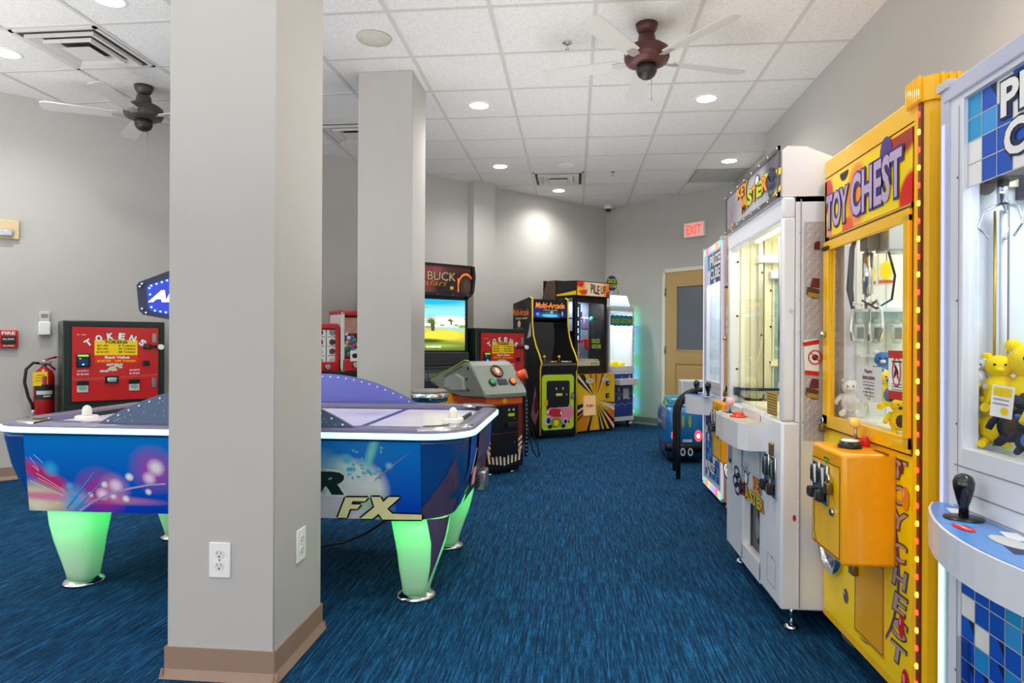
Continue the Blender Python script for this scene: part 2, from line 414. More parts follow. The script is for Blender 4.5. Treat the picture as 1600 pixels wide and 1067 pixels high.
for zh in (.28, 1.02, 1.78):
    b = B(dM); b.box(.042, -.026, zh - .05, .062, -.016, zh + .05, STEEL); b.cyl((.052, -.028, zh - .05), (.052, -.028, zh + .05), .006, STEEL); b.done('hinge', do)
b = B(dM); b.cyl((.92, -.016, 1.0), (.92, -.06, 1.0), .012, STEEL); b.ball((.92, -.07, 1.0), .028, STEEL); b.done('door_handle', do)

# ================================================================== ceiling fixtures
emit_disc = mat('lit lamp diffuser', '#ffffff', .4, emit=22, ecol='#fffaf2')
lights = [(745, 165, 'right of the slim far pillar, nearest one there'), (1100, 151, 'right of the red-brown fan'), (1137, 248, 'just in front of the perforated grille'),
          (779, 260, 'between the two downlights over the arcade machines'), (871, 297, 'just behind the square air vent, near the corner'), (165, 5, 'at the top edge above the open square vent'), (5, 90, 'at the left edge of the ceiling')]
def downlight(x, y, lab, grp=None):
    t = thing('recessed_light', lab, 'ceiling light', (x, y, ZC), 0, grp)
    b = B(); b.lathe([(.072, -.001), (.076, -.006), (.094, -.005), (.098, -.001)], (0, 0), WHITEB, 28, False); b.done('trim_ring', t)
    b = B(); b.lathe([(.074, -.001), (.07, -.004), (.02, -.005), (.001, -.0052)], (0, 0), emit_disc, 24); b.done('diffuser', t)
    lamp('SPOT', 'lamp', t, (0, 0, -.02), LAMP_POWER, (1, .97, .93), .06, spot=math.radians(150), blend=1)
for (x, y, d) in lights:
    p = atz(x, y, ZC); downlight(p.x, p.y, 'round lit recessed ceiling light ' + d)
for (x, y) in ((.1, 2.55), (1.1, 2.2), (-4.2, 1.6), (1.0, -.9), (-5.3, .2), (-3.4, -1.4), (-.8, -1.6)):  # unseen extra downlights, added to brighten pillar, walls and machine fronts
    downlight(x, y, 'added round lit recessed ceiling light overhead, outside the view', 'added recessed lights outside the view')

vent_m = mat('white vent metal', '#d9d7d3', .4); dark_m = mat('dark duct inside', '#4a4845', .8)
def diffuser(cx, cy, lab, s=.29):
    t = thing('air_vent', lab, 'air vent', (cx, cy, ZC), 0)
    b = B(); 
    for (x0, y0, x1, y1) in ((-s, -s, s, -s + .022), (-s, s - .022, s, s), (-s, -s, -s + .022, s), (s - .022, -s, s, s)): b.box(x0, y0, -.012, x1, y1, -.001, vent_m)
    b.done('frame', t)
    b = B(); b.box(-s + .02, -s + .02, -.004, s - .02, s - .02, -.002, dark_m); b.done('duct_opening', t)
    for (o, i, z0, z1) in ((.235, .17, -.028, -.008), (.165, .10, -.034, -.012)):
        b = B(); sq = lambda r, z: [(-r, -r, z), (r, -r, z), (r, r, z), (-r, r, z)]
        b.loft([sq(o, z1), sq(o, z0 - .003), sq(o - .012, z0), sq(i, z1 + .004)], vent_m, cap=False, smooth=False); b.done('cone', t)
    b = B(); b.loft([[(-.1, -.1, -.036), (.1, -.1, -.036), (.1, .1, -.036), (-.1, .1, -.036)], [(-.05, -.05, -.012), (.05, -.05, -.012), (.05, .05, -.012), (-.05, .05, -.012)]], vent_m, smooth=False); b.done('centre_plate', t)
def tile_c(x, y):
    p = atz(x, y, ZC); i = math.floor((p.x - T0X) / T); j = math.floor((p.y - T0Y) / T); return T0X + T * (i + .5), T0Y + T * (j + .5)
diffuser(*tile_c(118, 82), 'square white stepped ceiling air vent at far left, above the grey fan')
diffuser(*tile_c(545, 211), 'square ceiling air vent half hidden by the slim far pillar')
diffuser(*tile_c(870, 279), 'square ceiling air vent in the middle, in front of the corner downlight')
# perforated return grille
p = tile_c(1115, 270)
t = thing('return_grille', 'dark perforated metal return grille in the ceiling near the right wall', 'air vent', (p[0], p[1], ZC))
b = B(); b.box(-.29, -.29, -.004, .29, .29, -.001, mat('grille plate', '#6f6d69', .5, .4)); b.done('plate', t)
b = B()
for i in range(19): b.box(-.28 + i * .031, -.28, -.007, -.272 + i * .031, .28, -.003, vent_m)
for i in range(19): b.box(-.28, -.28 + i * .031, -.0065, .28, -.272 + i * .031, -.003, vent_m)
b.done('mesh_grid', t)
# round speaker, sprinklers, camera dome
p = atz(580, 61, ZC); b = B(); b.lathe([(.002, -.03), (.06, -.028), (.075, -.018), (.08, -.014), (.105, -.012), (.112, -.001)], (0, 0), mat('beige smoke detector plastic', '#cfcabf', .5), 32)
b.done('smoke_detector', loc=(p.x, p.y, ZC), label='round beige smoke detector on the ceiling in front of the slim pillar', cat='smoke detector')
p = atz(882, 66, ZC)
def sprinkler(p, lab):
    b = B(); b.lathe([(.032, -.001), (.03, -.005), (.012, -.008), (.008, -.014)], (0, 0), CHROME, 20); b.cyl((0, 0, -.014), (0, 0, -.04), .003, CHROME, seg=6); b.lathe([(.004, -.038), (.014, -.04), (.014, -.042), (.003, -.043)], (0, 0), CHROME, 14)
    for s_ in (-1, 1): b.tube([(s_ * .008, 0, -.012), (s_ * .012, 0, -.025), (s_ * .003, 0, -.038)], .0018, CHROME, 6)
    b.done('fire_sprinkler', loc=(p.x, p.y, ZC), label=lab, cat='sprinkler')
sprinkler(p, 'small chrome fire sprinkler head on the ceiling left of the red-brown fan')
sprinkler(atz(955, 267, ZC), 'small fire sprinkler head on the ceiling right of the middle air vent')
p = atz(948, 321, ZC); t = thing('dome_camera', 'small white dome security camera on the ceiling at the room corner', 'security camera', (p.x, p.y - .05, ZC))
b = B(); b.lathe([(.06, 0), (.06, -.035), (.045, -.05)], (0, 0), WHITEB, 20); b.done('housing', t)
b = B(); b.lathe([(.045, -.045), (.042, -.065), (.028, -.083), (.002, -.09)], (0, 0), DARK, 20); b.done('lens_dome', t)
p = atz(882, 258, ZC); b = B(); b.lathe([(.09, 0), (.088, -.006), (.07, -.008), (.002, -.008)], (0, 0), WHITEB, 24); b.done('ceiling_cover_plate', loc=(p.x, p.y, ZC), label='flat round white cover plate on the ceiling before the middle vent', cat='cover plate')

# ceiling fans
def fan(px, py, lab, body, z_m, blade_rot, chain, blade_m):
    p = atz(px, py, ZC); t = thing('ceiling_fan', lab, 'ceiling fan', (p.x, p.y, ZC))
    b = B(); b.lathe([(.02, -.07), (.045, -.06), (.06, -.035), (.068, -.002)], (0, 0), body, 24); b.done('canopy', t)
    b = B(); b.cyl((0, 0, -.05), (0, 0, z_m + .1), .011, body, seg=12); b.lathe([(.02, z_m + .14), (.05, z_m + .12), (.055, z_m + .08), (.05, z_m + .05)], (0, 0), body, 24); b.done('downrod', t)
    b = B(); b.lathe([(.04, z_m + .07), (.10, z_m + .055), (.134, z_m + .03), (.137, z_m - .02), (.125, z_m - .045), (.09, z_m - .06), (.05, z_m - .062)], (0, 0), body, 36); b.done('motor_housing', t)
    b = B(); b.lathe([(.052, z_m - .06), (.062, z_m - .07), (.062, z_m - .1), (.05, z_m - .125), (.03, z_m - .14), (.002, z_m - .145)], (0, 0), mat('dark fan cap', '#2c2226', .35), 28); b.done('switch_cap', t)
    b = B(); b.cyl((.03, 0, z_m - .13), (.03, 0, z_m - .13 - chain), .0016, STEEL, seg=6); b.ball((.03, 0, z_m - .13 - chain), .005, STEEL, 8); b.done('pull_chain', t)
    for k in range(5):
        a = blade_rot + k * 2 * PI / 5; Mz = Matrix.Rotation(a, 4, 'Z') @ Matrix.Translation((0, 0, z_m - .035)) @ Matrix.Rotation(.2, 4, 'X')
        b = B(Mz); pts = [(.17, -.045), (.62, -.062), (.655, -.045), (.665, 0), (.655, .045), (.62, .062), (.17, .045)]; b.prism(pts, -.003, .003, blade_m); bl = b.done('blade', t)
        b = B(Mz); b.prism([(.09, -.012), (.16, -.03), (.21, -.02), (.21, .02), (.16, .03), (.09, .012)], -.007, -.0035, mat('blade bracket', '#bdbab5', .4, .4)); b.done('blade_bracket', bl)
blade_w = mat('pale grey fan blade', '#d6d4d0', .5)
fan(1006, 36, 'red-brown ceiling fan with pull chain in the middle of the ceiling', mat('oxblood fan enamel', '#5b3431', .35, .2, var=.15, scale=12), -.19, .35, .14, blade_w)
fan(221, 140, 'grey-brown ceiling fan at far left, partly behind the near pillar', mat('pewter fan enamel', '#4f4a46', .4, .3), -.20, 1.1, .2, blade_w)

# outlets on the near pillar
def outlet(fr, c, lab):
    T = bpy.data.objects.new('power_outlet', None); COL.objects.link(T); T['label'] = lab; T['category'] = 'power outlet'; T.location = fr @ Vector((c[0], c[1], 0)); L = Matrix.Translation(-T.location) @ fr @ Matrix.Translation((c[0], c[1], 0))
    b = B(L); b.box(-.036, -.057, 0, .036, .057, .006, WHITEB, .003); b.ell((0, 0), .003, .003, STEEL, .0065, 10); b.done('cover_plate', T)
    for s_ in (-1, 1):
        b = B(L @ Matrix.Translation((0, s_ * .0195, 0))); b.prism([(.0165 * math.cos(a) , .0145 * math.sin(a)) for a in [2 * PI * i / 20 for i in range(20)]], .004, .0075, mat('outlet face', '#e7e6e2', .4))
        b.rect(-.008, .001, -.006, .009, DARK, .008); b.rect(.005, .001, .007, .009, DARK, .008); b.ell((0, -.007), .003, .003, DARK, .008, 10); b.done('socket', T)
pf = picker(None, FRONT(2.01)); outlet(FRONT(2.01), pf(347.5, 878.5), 'white double power outlet on the front face of the near pillar')
pr = picker(None, RIGHT(-.955)); outlet(RIGHT(-.955), pr(472, 853.5), 'white double power outlet on the narrow right face of the near pillar')

# ================================================================== things on the walls
def wall_frame(x, y, n=NL, e=EL):
    p = on_wall(x, y, 0, n); return Matrix(((e.x, 0, n.x, 0), (e.y, 0, n.y, 0), (0, 1, 0, 0), (0, 0, 0, 1))), p
def wthing(name, lab, cat, x, y, n=NL, e=EL):
    M, p = wall_frame(x, y, n, e); t = thing(name, lab, cat, p); TM[t.name] = Matrix.Translation(p); return t, M
t, M = wthing('fire_strobe', 'beige fire alarm strobe high on the wall at the left edge', 'fire alarm', 10, 366)
b = B(M); b.box(-.075, -.075, 0, .075, .075, .03, mat('beige alarm plastic', '#d8c39a', .45), .006); b.done('housing', t)
b = B(M); b.box(-.05, -.06, .03, .035, -.005, .065, mat('strobe lens', '#c4c9d2', .1, .3), .012); b.done('strobe_lens', t)
t, M = wthing('fire_pull_station', 'red fire alarm pull station low on the wall at the left edge', 'fire alarm', 13, 537)
b = B(M); b.box(-.06, -.07, 0, .06, .07, .035, REDP, .006); b.text('FIRE', 0, .047, .085, .025, WHITEB, .03, wz=.036); b.text('ALARM', 0, -.052, .07, .012, WHITEB, .02, wz=.036); b.done('housing', t)
b = B(M); b.box(-.045, -.035, .035, .045, .025, .048, DARK, .004); b.text('PULL DOWN', 0, -.0, .07, .014, WHITEB, .02, wz=.0485); b.done('pull_handle', t)
t, M = wthing('emergency_phone_hook', 'small white wall device with clear top between pull station and token machine', 'wall device', 69, 513)
b = B(M); b.box(-.04, -.09, 0, .04, .02, .05, WHITEB, .008); b.done('lower_housing', t)
b = B(M); b.box(-.036, .02, 0, .036, .1, .03, LGREY, .006); b.rect(-.022, .05, .022, .08, GREY, .031); b.done('upper_housing', t)
# extinguisher
t, M = wthing('fire_extinguisher', 'red fire extinguisher with yellow tag hanging left of the token machine', 'fire extinguisher', 68, 625)
ex = mat('extinguisher red enamel', '#a81414', .22, coat=.4)
b = B(M @ Matrix(((1, 0, 0, 0), (0, 0, 1, 0), (0, -1, 0, .1), (0, 0, 0, 1))))
b.lathe([(.02, -.3), (.062, -.29), (.07, -.27), (.07, .16), (.06, .2), (.03, .225), (.02, .24)], (0, 0), ex, 28); b.done('cylinder', t)
b = B(M); b.cyl((0, .235, .1), (0, .29, .1), .018, STEEL); b.box(-.03, .26, .08, .05, .285, .12, STEEL, .004); b.done('valve', t)
b = B(M); b.tube([(-.0, .285, .1), (.04, .305, .1), (.085, .315, .1)], .009, ex, 8); b.tube([(0, .27, .1), (.04, .25, .1), (.075, .21, .1)], .008, ex, 8); b.done('handle', t)
b = B(M); b.tube([(-.02, .265, .1), (-.07, .27, .11), (-.115, .22, .12), (-.125, .12, .12), (-.1, 0, .12), (-.075, -.06, .12), (-.07, -.1, .12)], .011, DARK, 10); b.cyl((-.07, -.1, .12), (-.068, -.135, .12), .011, LGREY); b.done('hose', t)
b = B(M)
def cylpatch(b, a0, a1, z0, z1, r, m):
    n = 10; b.loft([[(r * math.sin(a0 + (a1 - a0) * i / n), z, .1 + r * math.cos(a0 + (a1 - a0) * i / n)) for i in range(n + 1)] for z in (z0, z1)], m, cap=False, closed=False)
cylpatch(b, -1.0, 1.0, -.02, .1, .0712, DARK); cylpatch(b, -.8, .8, .02, .05, .0718, LGREY); cylpatch(b, -.1, .6, .0, .012, .0722, LGREY); b.done('printed_label', t)
b = B(M); b.box(-.075, .09, .165, .02, .2, .168, YELP); b.rect(-.05, .17, -.0, .174, BLACK, .1685); b.rect(-.06, .15, .005, .153, BLACK, .1685); b.rect(-.06, .13, .005, .133, BLACK, .1685); b.done('inspection_tag', t)
# exit sign
t, M = wthing('exit_sign', 'white exit sign with red letters on the back wall above the door', 'exit sign', 1085.5, 356.5, NB, EB)
b = B(M); b.box(-.155, -.1, 0, .155, .1, .045, mat('exit sign housing', '#dedbd6', .4), .012); b.done('housing', t)
b = B(M); b.box(-.14, -.085, .045, .14, .085, .047, mat('exit sign lit face', '#f4c8c2', .4, emit=.25, ecol='#ffb0a8')); b.text('EXIT', 0, 0, .22, .12, mat('exit sign letters', '#ff5a50', .4, emit=.6), .02, wz=.0485); b.done('sign_face', t)
# ================================================================== machines along the right wall (fronts face left, local x runs towards the camera)
RW = -PI / 2
def foot(b, x, y, h, m=CHROME):
    b.lathe([(.028, 0), (.03, .006), (.02, .014), (.008, .02)], (x, y), m, 20); b.cyl((x, y, .015), (x, y, h + .01), .008, m, seg=10)
def at_px(fr_T, fr, pts): f = picker(fr_T, fr); return [f(*p) for p in pts]
def joystick_ball(T, p, col, h=.06, r=.018):
    b = B(); b.lathe([(.022, 0), (.02, .003), (.006, .005)], (p[0], p[1]), BLACK, 16); 
    b.bm.transform(Matrix.Translation((0, 0, p[2]))); b.cyl((p[0], p[1], p[2]), (p[0], p[1], p[2] + h), .005, STEEL, seg=8); b.ball((p[0], p[1], p[2] + h), r, col); return b.done('joystick', T)
def coin_mech(b, u, v, w, h, z=.0):
    b.box(u - w / 2, v - h / 2, z, u + w / 2, v + h / 2, z + .008, CHROME, .003); b.box(u - w * .3, v - h * .05, z + .008, u + w * .3, v + h * .42, z + .02, STEEL, .006)
    b.box(u - w * .12, v + h * .02, z + .02, u + w * .12, v + h * .3, z + .022, DARK); b.box(u - w * .3, v - h * .42, z + .008, u + w * .3, v - h * .16, z + .03, DARK, .004); b.box(u - .004, v - h * .35, z + .02, u + .004, v - h * .2, z + .034, CHROME)

# ---------------- key prize machine (white)
T = thing('prize_machine', 'tall white key prize machine with lit cream interior, beside the yellow crane machine', 'arcade machine', (.78, 2.99, 0), RW)
w2, dp, zb, zt = .44, .74, .088, 1.65
FR = FRONT(0); pk = picker(T, FR)
km = mat('white key machine enamel', '#e6e8ee', .28, coat=.25, var=.015)
wl_, wr_ = -.395, .405; wb, wt = .80, 1.565
b = B()
b.box(-w2, 0, wt, w2, .05, zt, km, .01); b.box(-w2, 0, wb, wl_, .05, wt + .01, km, .01); b.box(wr_, 0, wb, w2, .05, wt + .01, km, .01)
b.box(-w2, .05, wb, -w2 + .02, dp, zt, km); b.box(w2 - .02, .05, wb, w2, dp, zt, km); b.box(-w2, dp - .02, wb, w2, dp, zt, km); b.box(-w2, .05, zt - .02, w2, dp, zt, km)
b.done('upper_cabinet', T)
ply = pk(1162, 770); prr = pk(1188, 865); px0, px1 = pk(1163, 820)[0], pk(1188.5, 840)[0]; pz1, pz0 = pk(1163, 771)[1], pk(1163, 846)[1]
b = B()
b.box(-w2, 0, zb, px0, dp, wb, km, .01); b.box(px1, 0, zb, w2, dp, wb, km, .01); b.box(px0 - .02, 0, zb, px1 + .02, .05, pz0, km); b.box(px0 - .02, 0, pz1, px1 + .02, .05, wb, km)
b.box(px0 - .01, .05, zb, px1 + .01, dp - .02, wb - .01, mat('prize bin grey', '#8a8890', .5)); b.done('lower_cabinet', T)
b = B(FR); b.box(px0, pz0, -.04, px1, pz1, -.036, glass('smoked prize flap', (.35, .35, .38))); 
b.line([(px0 + .01, pz0), (px0 + .01, pz1)], .015, LGREY, -.03); b.ell(((px0 + px1) / 2, (pz0 + pz1) / 2), .03, .05, GREY, -.03); b.done('prize_door', T)
cream = mat('cream interior panel', '#f1efd6', .45, var=.01); creamlit = mat('cream interior lamp', '#fffbe0', .4, emit=4, ecol='#fff6cc')
b = B(); b.box(-w2 + .02, .06, wb - .005, w2 - .02, dp - .02, wb + .01, cream); b.box(-w2 + .02, dp - .04, wb, w2 - .02, dp - .02, zt - .02, cream); b.box(-w2 + .02, .06, wb, -w2 + .03, dp - .02, zt - .02, cream); b.box(w2 - .03, .06, wb, w2 - .02, dp - .02, zt - .02, cream); b.box(-w2 + .02, .06, zt - .03, w2 - .02, dp - .02, zt - .02, cream)
b.box(.02, .38, wb, .035, dp - .03, zt - .02, cream); b.box(.16, .38, wb, .30, .40, zt - .02, cream); b.box(.2, .37, 1.15, .4, .39, 1.2, cream)
for x in (-.36, -.12, .1, .24):
    for z in (.95, 1.2, 1.42): b.cyl((x, dp - .045, z), (x, dp - .038, z), .006, STEEL, seg=8)
b.done('interior_lining', T)
IW = RIGHT(-w2 + .031); pi_ = picker(T, IW)
b = B(IW); shade = mat('shaded cream strip', '#c9c8a4', .5)  # darker cream for thin strips of painted shade on the panel
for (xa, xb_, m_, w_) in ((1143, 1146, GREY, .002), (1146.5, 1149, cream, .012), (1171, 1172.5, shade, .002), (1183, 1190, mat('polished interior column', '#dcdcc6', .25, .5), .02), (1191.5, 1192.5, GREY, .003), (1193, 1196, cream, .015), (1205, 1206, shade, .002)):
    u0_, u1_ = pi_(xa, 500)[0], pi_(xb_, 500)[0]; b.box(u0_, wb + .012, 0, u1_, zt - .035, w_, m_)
u0_, u1_ = pi_(1208.5, 500)[0], pi_(1216, 500)[0]
b.rect(u0_, 1.02, u1_, 1.42, mat('prize packs teal', '#8fb4b4', .5, var=.4, scale=25), .002); b.rect(u0_, .84, u1_, .98, mat('prize packs', '#7fa0b8', .5, var=.5, scale=25), .002); b.box(u0_ - .02, .985, 0, u1_ + .1, 1.01, .03, cream); b.box(u0_ - .006, .83, 0, u0_, 1.5, .008, cream)
for (x_, y_) in ((1150, 407), (1150, 491), (1150, 573), (1188, 423), (1202, 451), (1202, 507), (1188, 520), (1202, 562)): b.ell(pi_(x_, y_), .006, .006, DARK, .021, 8)
b.box(pi_(1180, 500)[0], 1.50, 0, .28, 1.535, .06, cream); b.box(pi_(1200, 500)[0], 1.42, 0, .28, 1.46, .05, WHITE, .004)
b.done('side_wall_fittings', T)
b = B(); b.cyl((-.34, .12, zt - .045), (.36, .12, zt - .045), .013, creamlit); b.cyl((-.34, .45, zt - .045), (.36, .45, zt - .045), .013, creamlit); b.done('light_tube', T)
lamp('AREA', 'cabinet_lamp', T, (0, .25, zt - .06), 2.6, (1, .98, .80), .6, size_y=.3)
b = B(); b.box(-.385, .03, .862, -.365, .24, .874, NAVY); b.box(-.385, .025, .845, -.355, .27, .86, STEEL); b.box(-.39, .02, .838, -.35, .045, .878, NAVY); b.tube([(-.37, .03, .845), (-.37, .07, .82), (-.37, .13, .812), (-.37, .18, .815)], .007, BLACK); b.done('key_carriage', T)
b = B(); b.cyl((-.05, .14, .92), (-.05, .14, 1.58), .006, STEEL, seg=8); b.cyl((.3, .3, .85), (.3, .3, 1.6), .008, STEEL, seg=8); b.cyl((-.02, .36, .82), (-.02, .36, 1.6), .012, WHITE, seg=8); b.box(.05, .2, 1.48, .3, .4, 1.53, WHITE, .005); b.box(.12, .18, 1.42, .26, .3, 1.46, STEEL, .003); b.done('lift_rods', T)
b = B(FR); b.box(wl_ - .005, wb - .005, -.045, wr_ + .005, wt + .005, -.04, GLASS); b.done('window_glass', T)
b = B(FR); q = [pk(*p) for p in ((1199.5, 608), (1216, 607), (1216, 648), (1200, 642))]; b.poly(q, mat('gold instruction print', '#c9a550', .5), .001)
for i in range(8):
    f = i / 8 + .06; b.line([(q[0][0] + .006, q[0][1] * (1 - f) + q[3][1] * f), (q[1][0] - .006, q[0][1] * (1 - f) + q[3][1] * f)], .003, BROWN, .002)
b.done('instruction_sticker', T)
# tray
b = B(); ta, tb = pk(1113, 655)[0], pk(1198, 680)[0]; ta = -.30; 
out = [(ta, .0), (ta, -.07), (ta + .06, -.098), ((ta + tb) / 2, -.108), (tb - .06, -.098), (tb, -.07), (tb, 0)]
b.at(TOP()); b.prism(out, .655, .765, km, smooth=False); tray = b.done('control_shelf', T)
b = B(TOP(.765)); b.prism([(x * .97 - .003, y * .93 - .002) for x, y in out], 0, .003, mat('shelf artwork', '#b9b4a0', .4, var=.35, scale=40)); b.poly([(ta + .03, -.03), (ta + .12, -.02), (ta + .1, -.07), (ta + .04, -.07)], PURPLE, .004); b.done('shelf_artwork', tray)
joystick_ball(T, (ta + .12, -.045, .767), mat('pink knob', '#f2b7bd', .3), .055, .021)
b = B(TOP(.768)); b.lathe([(.036, 0), (.036, .006), (.026, .008), (.025, .016), (.02, .022), (.002, .025)], (ta + .30, -.05), mat('red push button', '#d8331f', .3), 24); b.done('push_button', T)
# logo on the lower front: KEY MASTER with a dark key
def key_logo(b, pk, P, s=1, w=.002):
    pass
b = B(FR)
def seg(pts): return [pk(*p) for p in pts]
def ptext(b, t, p0, p1, p2, m, mo=None, bold=.02, ob=.04, w=.002, shear=0):
    """text between pixels: p0 left-middle, p1 right-middle, p2 a pixel at the top above p0"""
    a, c, h = pk(*p0), pk(*p1), pk(*p2); L = math.hypot(c[0] - a[0], c[1] - a[1]); hh = 2 * abs(h[1] - a[1]); r = math.atan2(c[1] - a[1], c[0] - a[0])
    if mo: b.otext(t, (a[0] + c[0]) / 2, (a[1] + c[1]) / 2, L, hh, m, mo, bold, ob, shear, w, r)
    else: b.text(t, (a[0] + c[0]) / 2, (a[1] + c[1]) / 2, L, hh, m, bold, shear, w, r)
KO = mat('logo orange print', '#f29a1c', .35); KG = mat('logo lime print', '#c6d61c', .35)
ptext(b, 'KEY', (1179, 750), (1195, 762), (1179, 740), KO, MAROON, .05, .05)
for ch, x0, x1, y, m in (('M', 1158.5, 1167, 757, MAROON), ('A', 1166.5, 1174, 765, KO), ('S', 1173.5, 1180, 770, KG), ('T', 1179.5, 1186, 775, KO), ('E', 1185.5, 1191, 780, KG), ('R', 1190.5, 1197.5, 785, KO)):
    ptext(b, ch, (x0, y), (x1, y + 4), (x0, y - 10), m, BROWN, .05, .05, .003)
for (x, y, rx, ry) in ((1154, 734, 4, 7), (1152, 748, 4, 7), (1157, 745, 3.5, 8), (1155, 760, 4, 6)):
    c = pk(x, y); r1 = abs(pk(x + rx, y)[0] - c[0]); b.ringd(c, r1, .03, .011, NAVY, .004, 18)
c = pk(1168.5, 743); b.ell(c, .035, .03, WHITEB, .003); b.ringd(c, .037, .032, .007, NAVY, .0045, 18)
for a in (.6, 1.2, 1.8, 2.5): b.line([(c[0] + .04 * math.cos(a), c[1] + .035 * math.sin(a)), (c[0] + .075 * math.cos(a), c[1] + .07 * math.sin(a))], .006, NAVY, .003)
b.done('front_logo', T)
b = B(FR)
c0 = pk(1202, 735); c1 = pk(1211, 741); coin_mech(b, c0[0] + .0, c0[1], .055, .16); coin_mech(b, c1[0] + .012, c1[1], .055, .16); b.done('coin_mechanism', T)
b = B(FR); q = seg([(1203, 686), (1211, 690), (1211, 716), (1203, 711)]); b.poly(q, BROWN, .002); b.line([q[0], q[1]], .008, YELP, .003)
q = seg([(1202, 710), (1212, 716), (1209, 727), (1204, 724)]); b.poly(q, YELP, .003); b.text('25', sum(v[0] for v in q) / 4, sum(v[1] for v in q) / 4, .02, .016, BLACK, wz=.004); b.done('price_sticker', T)
b = B(FR); q = seg([(1138, 681), (1146, 686), (1146, 735), (1138, 727)]); b.poly(q, LGREY, .002); q2 = seg([(1140, 690), (1145, 693), (1145, 722), (1140, 717)]); b.poly(q2, GREY, .003); b.poly(seg([(1142, 712), (1145, 714), (1145, 720), (1142, 718)]), BLACK, .004); b.done('bill_slot', T)
b = B(FR); q = seg([(1202, 858), (1215, 874), (1215, 917), (1202, 900)]); b.line(q + [q[0]], .003, GREY, .0015); q = seg([(1149, 684), (1190, 704), (1190, 742), (1149, 718)]); b.line(q + [q[0]], .003, LGREY, .0015)
for i in range(5):
    for j in range(6): b.ell((pk(1160, 700)[0] + i * .011, pk(1160, 700)[1] - j * .013), .0025, .0025, GREY, .0012, 8)
b.ell(pk(1210, 866), .004, .004, DARK, .002, 10); b.done('panel_seam', T)
# near side dressing
SR = RIGHT(w2); ps = picker(T, SR)
b = B(SR); h0 = ps(1247, 400)[0]
for i in range(12): b.box(h0, .14 + i * .125, 0, h0 + .012, .14 + i * .125 + .115, .004, WHITE); 
b.line([(h0 + .006, .1), (h0 + .006, 1.64)], .004, GREY, .0045); b.ell(ps(1243, 805), .006, .012, RED, .005)
b.ell(ps(1236, 482), .01, .008, LGREY, .001); b.done('side_hinge', T)
dp_m = mat('diamond plate', '#b9b0b6', .35, .15, var=.25, scale=14)
dx0, dx1 = ps(1256, 500)[0], ps(1256, 500)[0] + .125; dz0, dz1 = ps(1256, 684)[1], ps(1256, 343)[1]
b = B(SR); b.rect(dx0, dz0, dx1, dz1, dp_m, .002); n = 24; hh = (dz1 - dz0) / n; ww = .0155 * 2
for i in range(n + 1): b.line([(dx0, dz0 + i * hh), (dx1, dz0 + i * hh)], .0025, LGREY, .003)
for j in range(5): b.line([(dx0 + j * ww, dz0), (dx0 + j * ww, dz1)], .0025, LGREY, .003)
for i in range(n):
    for j in range(4): b.poly([(dx0 + j * ww + .004, dz0 + i * hh + .006), (dx0 + j * ww + .011, dz0 + i * hh + .006), (dx0 + j * ww + .026, dz0 + i * hh + hh - .008), (dx0 + j * ww + .016, dz0 + i * hh + hh - .006)], LGREY, .0032)
b.done('diamond_plate_strip', T)
b = B(SR)
def sq(pts, m, w=.0045): b.poly([ps(*p) for p in pts], m, w)
gold = mat('old gold print', '#b08a3c', .4)
for dy in (0, 157):
    sq([(1258, 455 + dy), (1260, 444 + dy), (1279, 448 + dy), (1279, 463 + dy), (1268, 462 + dy)], BROWN); sq([(1260, 452 + dy), (1279, 455 + dy), (1279, 462 + dy), (1262, 459 + dy)], gold, .005); sq([(1264, 445 + dy), (1268, 430 + dy), (1279, 431 + dy), (1279, 446 + dy)], MAROON, .005)
sq([(1270, 376), (1276, 372), (1279, 374), (1279, 386), (1270, 386)], MAROON); sq([(1255, 527), (1279, 524), (1279, 583), (1257, 580)], WHITEB, .005); sq([(1253, 531), (1279, 526), (1279, 533), (1255, 537)], RED, .0055); sq([(1257, 574), (1279, 576), (1279, 583), (1257, 581)], RED, .0055)
cN = ps(1273, 554); b.ringd(cN, .026, .028, .005, RED, .0055); b.line([(cN[0] - .016, cN[1] + .018), (cN[0] + .018, cN[1] - .018)], .004, RED, .006); b.ell(cN, .012, .012, DARK, .0052, 8)
b.done('side_stickers', T)
# marquee
mz0, mz1 = 1.652, 1.845
b = B(LEFT(w2 - .02)); prof = [(.0, mz0), (.0, mz1 - .015), (-.02, mz1), (-.10, mz1 - .005), (-.24, mz1 - .07), (-.36, mz0 + .03), (-.40, mz0)]
b.at(RIGHT(0)); prof = [(.002, mz0), (.002, mz1 - .02), (.02, mz1), (.09, mz1 - .004), (.2, mz1 - .05), (.32, mz0 + .05), (.38, mz0)]
b.prism(prof, -w2 + .01, w2 - .01, km, smooth=False); mq = b.done('marquee_box', T)
b = B(FR)
mmat = blobs('key marquee art', '#a9a9ad', [((-.33, 0, 1.72), .16, '#6f5f72', 1.0), ((.33, 0, 1.80), .14, '#4a4650', 1.5), ((.1, 0, 1.7), .2, '#c4c4c8', 1.0)])
x0, x1 = -w2 + .005, w2 - .005
b.box(x0, mz0 + .003, .0, x1, mz1 - .003, .008, mmat)
for q in ((x0, mz0, x1, mz0 + .016), (x0, mz1 - .016, x1, mz1), (x0, mz0, x0 + .016, mz1), (x1 - .016, mz0, x1, mz1)): b.box(q[0], q[1], .006, q[2], q[3], .014, mat('gunmetal frame', '#6e6e72', .3, .7))
for i in range(8):
    for z in (mz0 + .008, mz1 - .008): b.ball((x0 + .01 + i * (x1 - x0 - .02) / 7, z, .015), .004, WHITEB, 8)
MQ = picker(T, FRONT(-.01)); pk_old = pk; pk = MQ
b.F = FRONT(-.009)
ptext(b, 'KEY', (1150, 301), (1167, 286), (1150, 292), KO, BROWN, .05, .05)
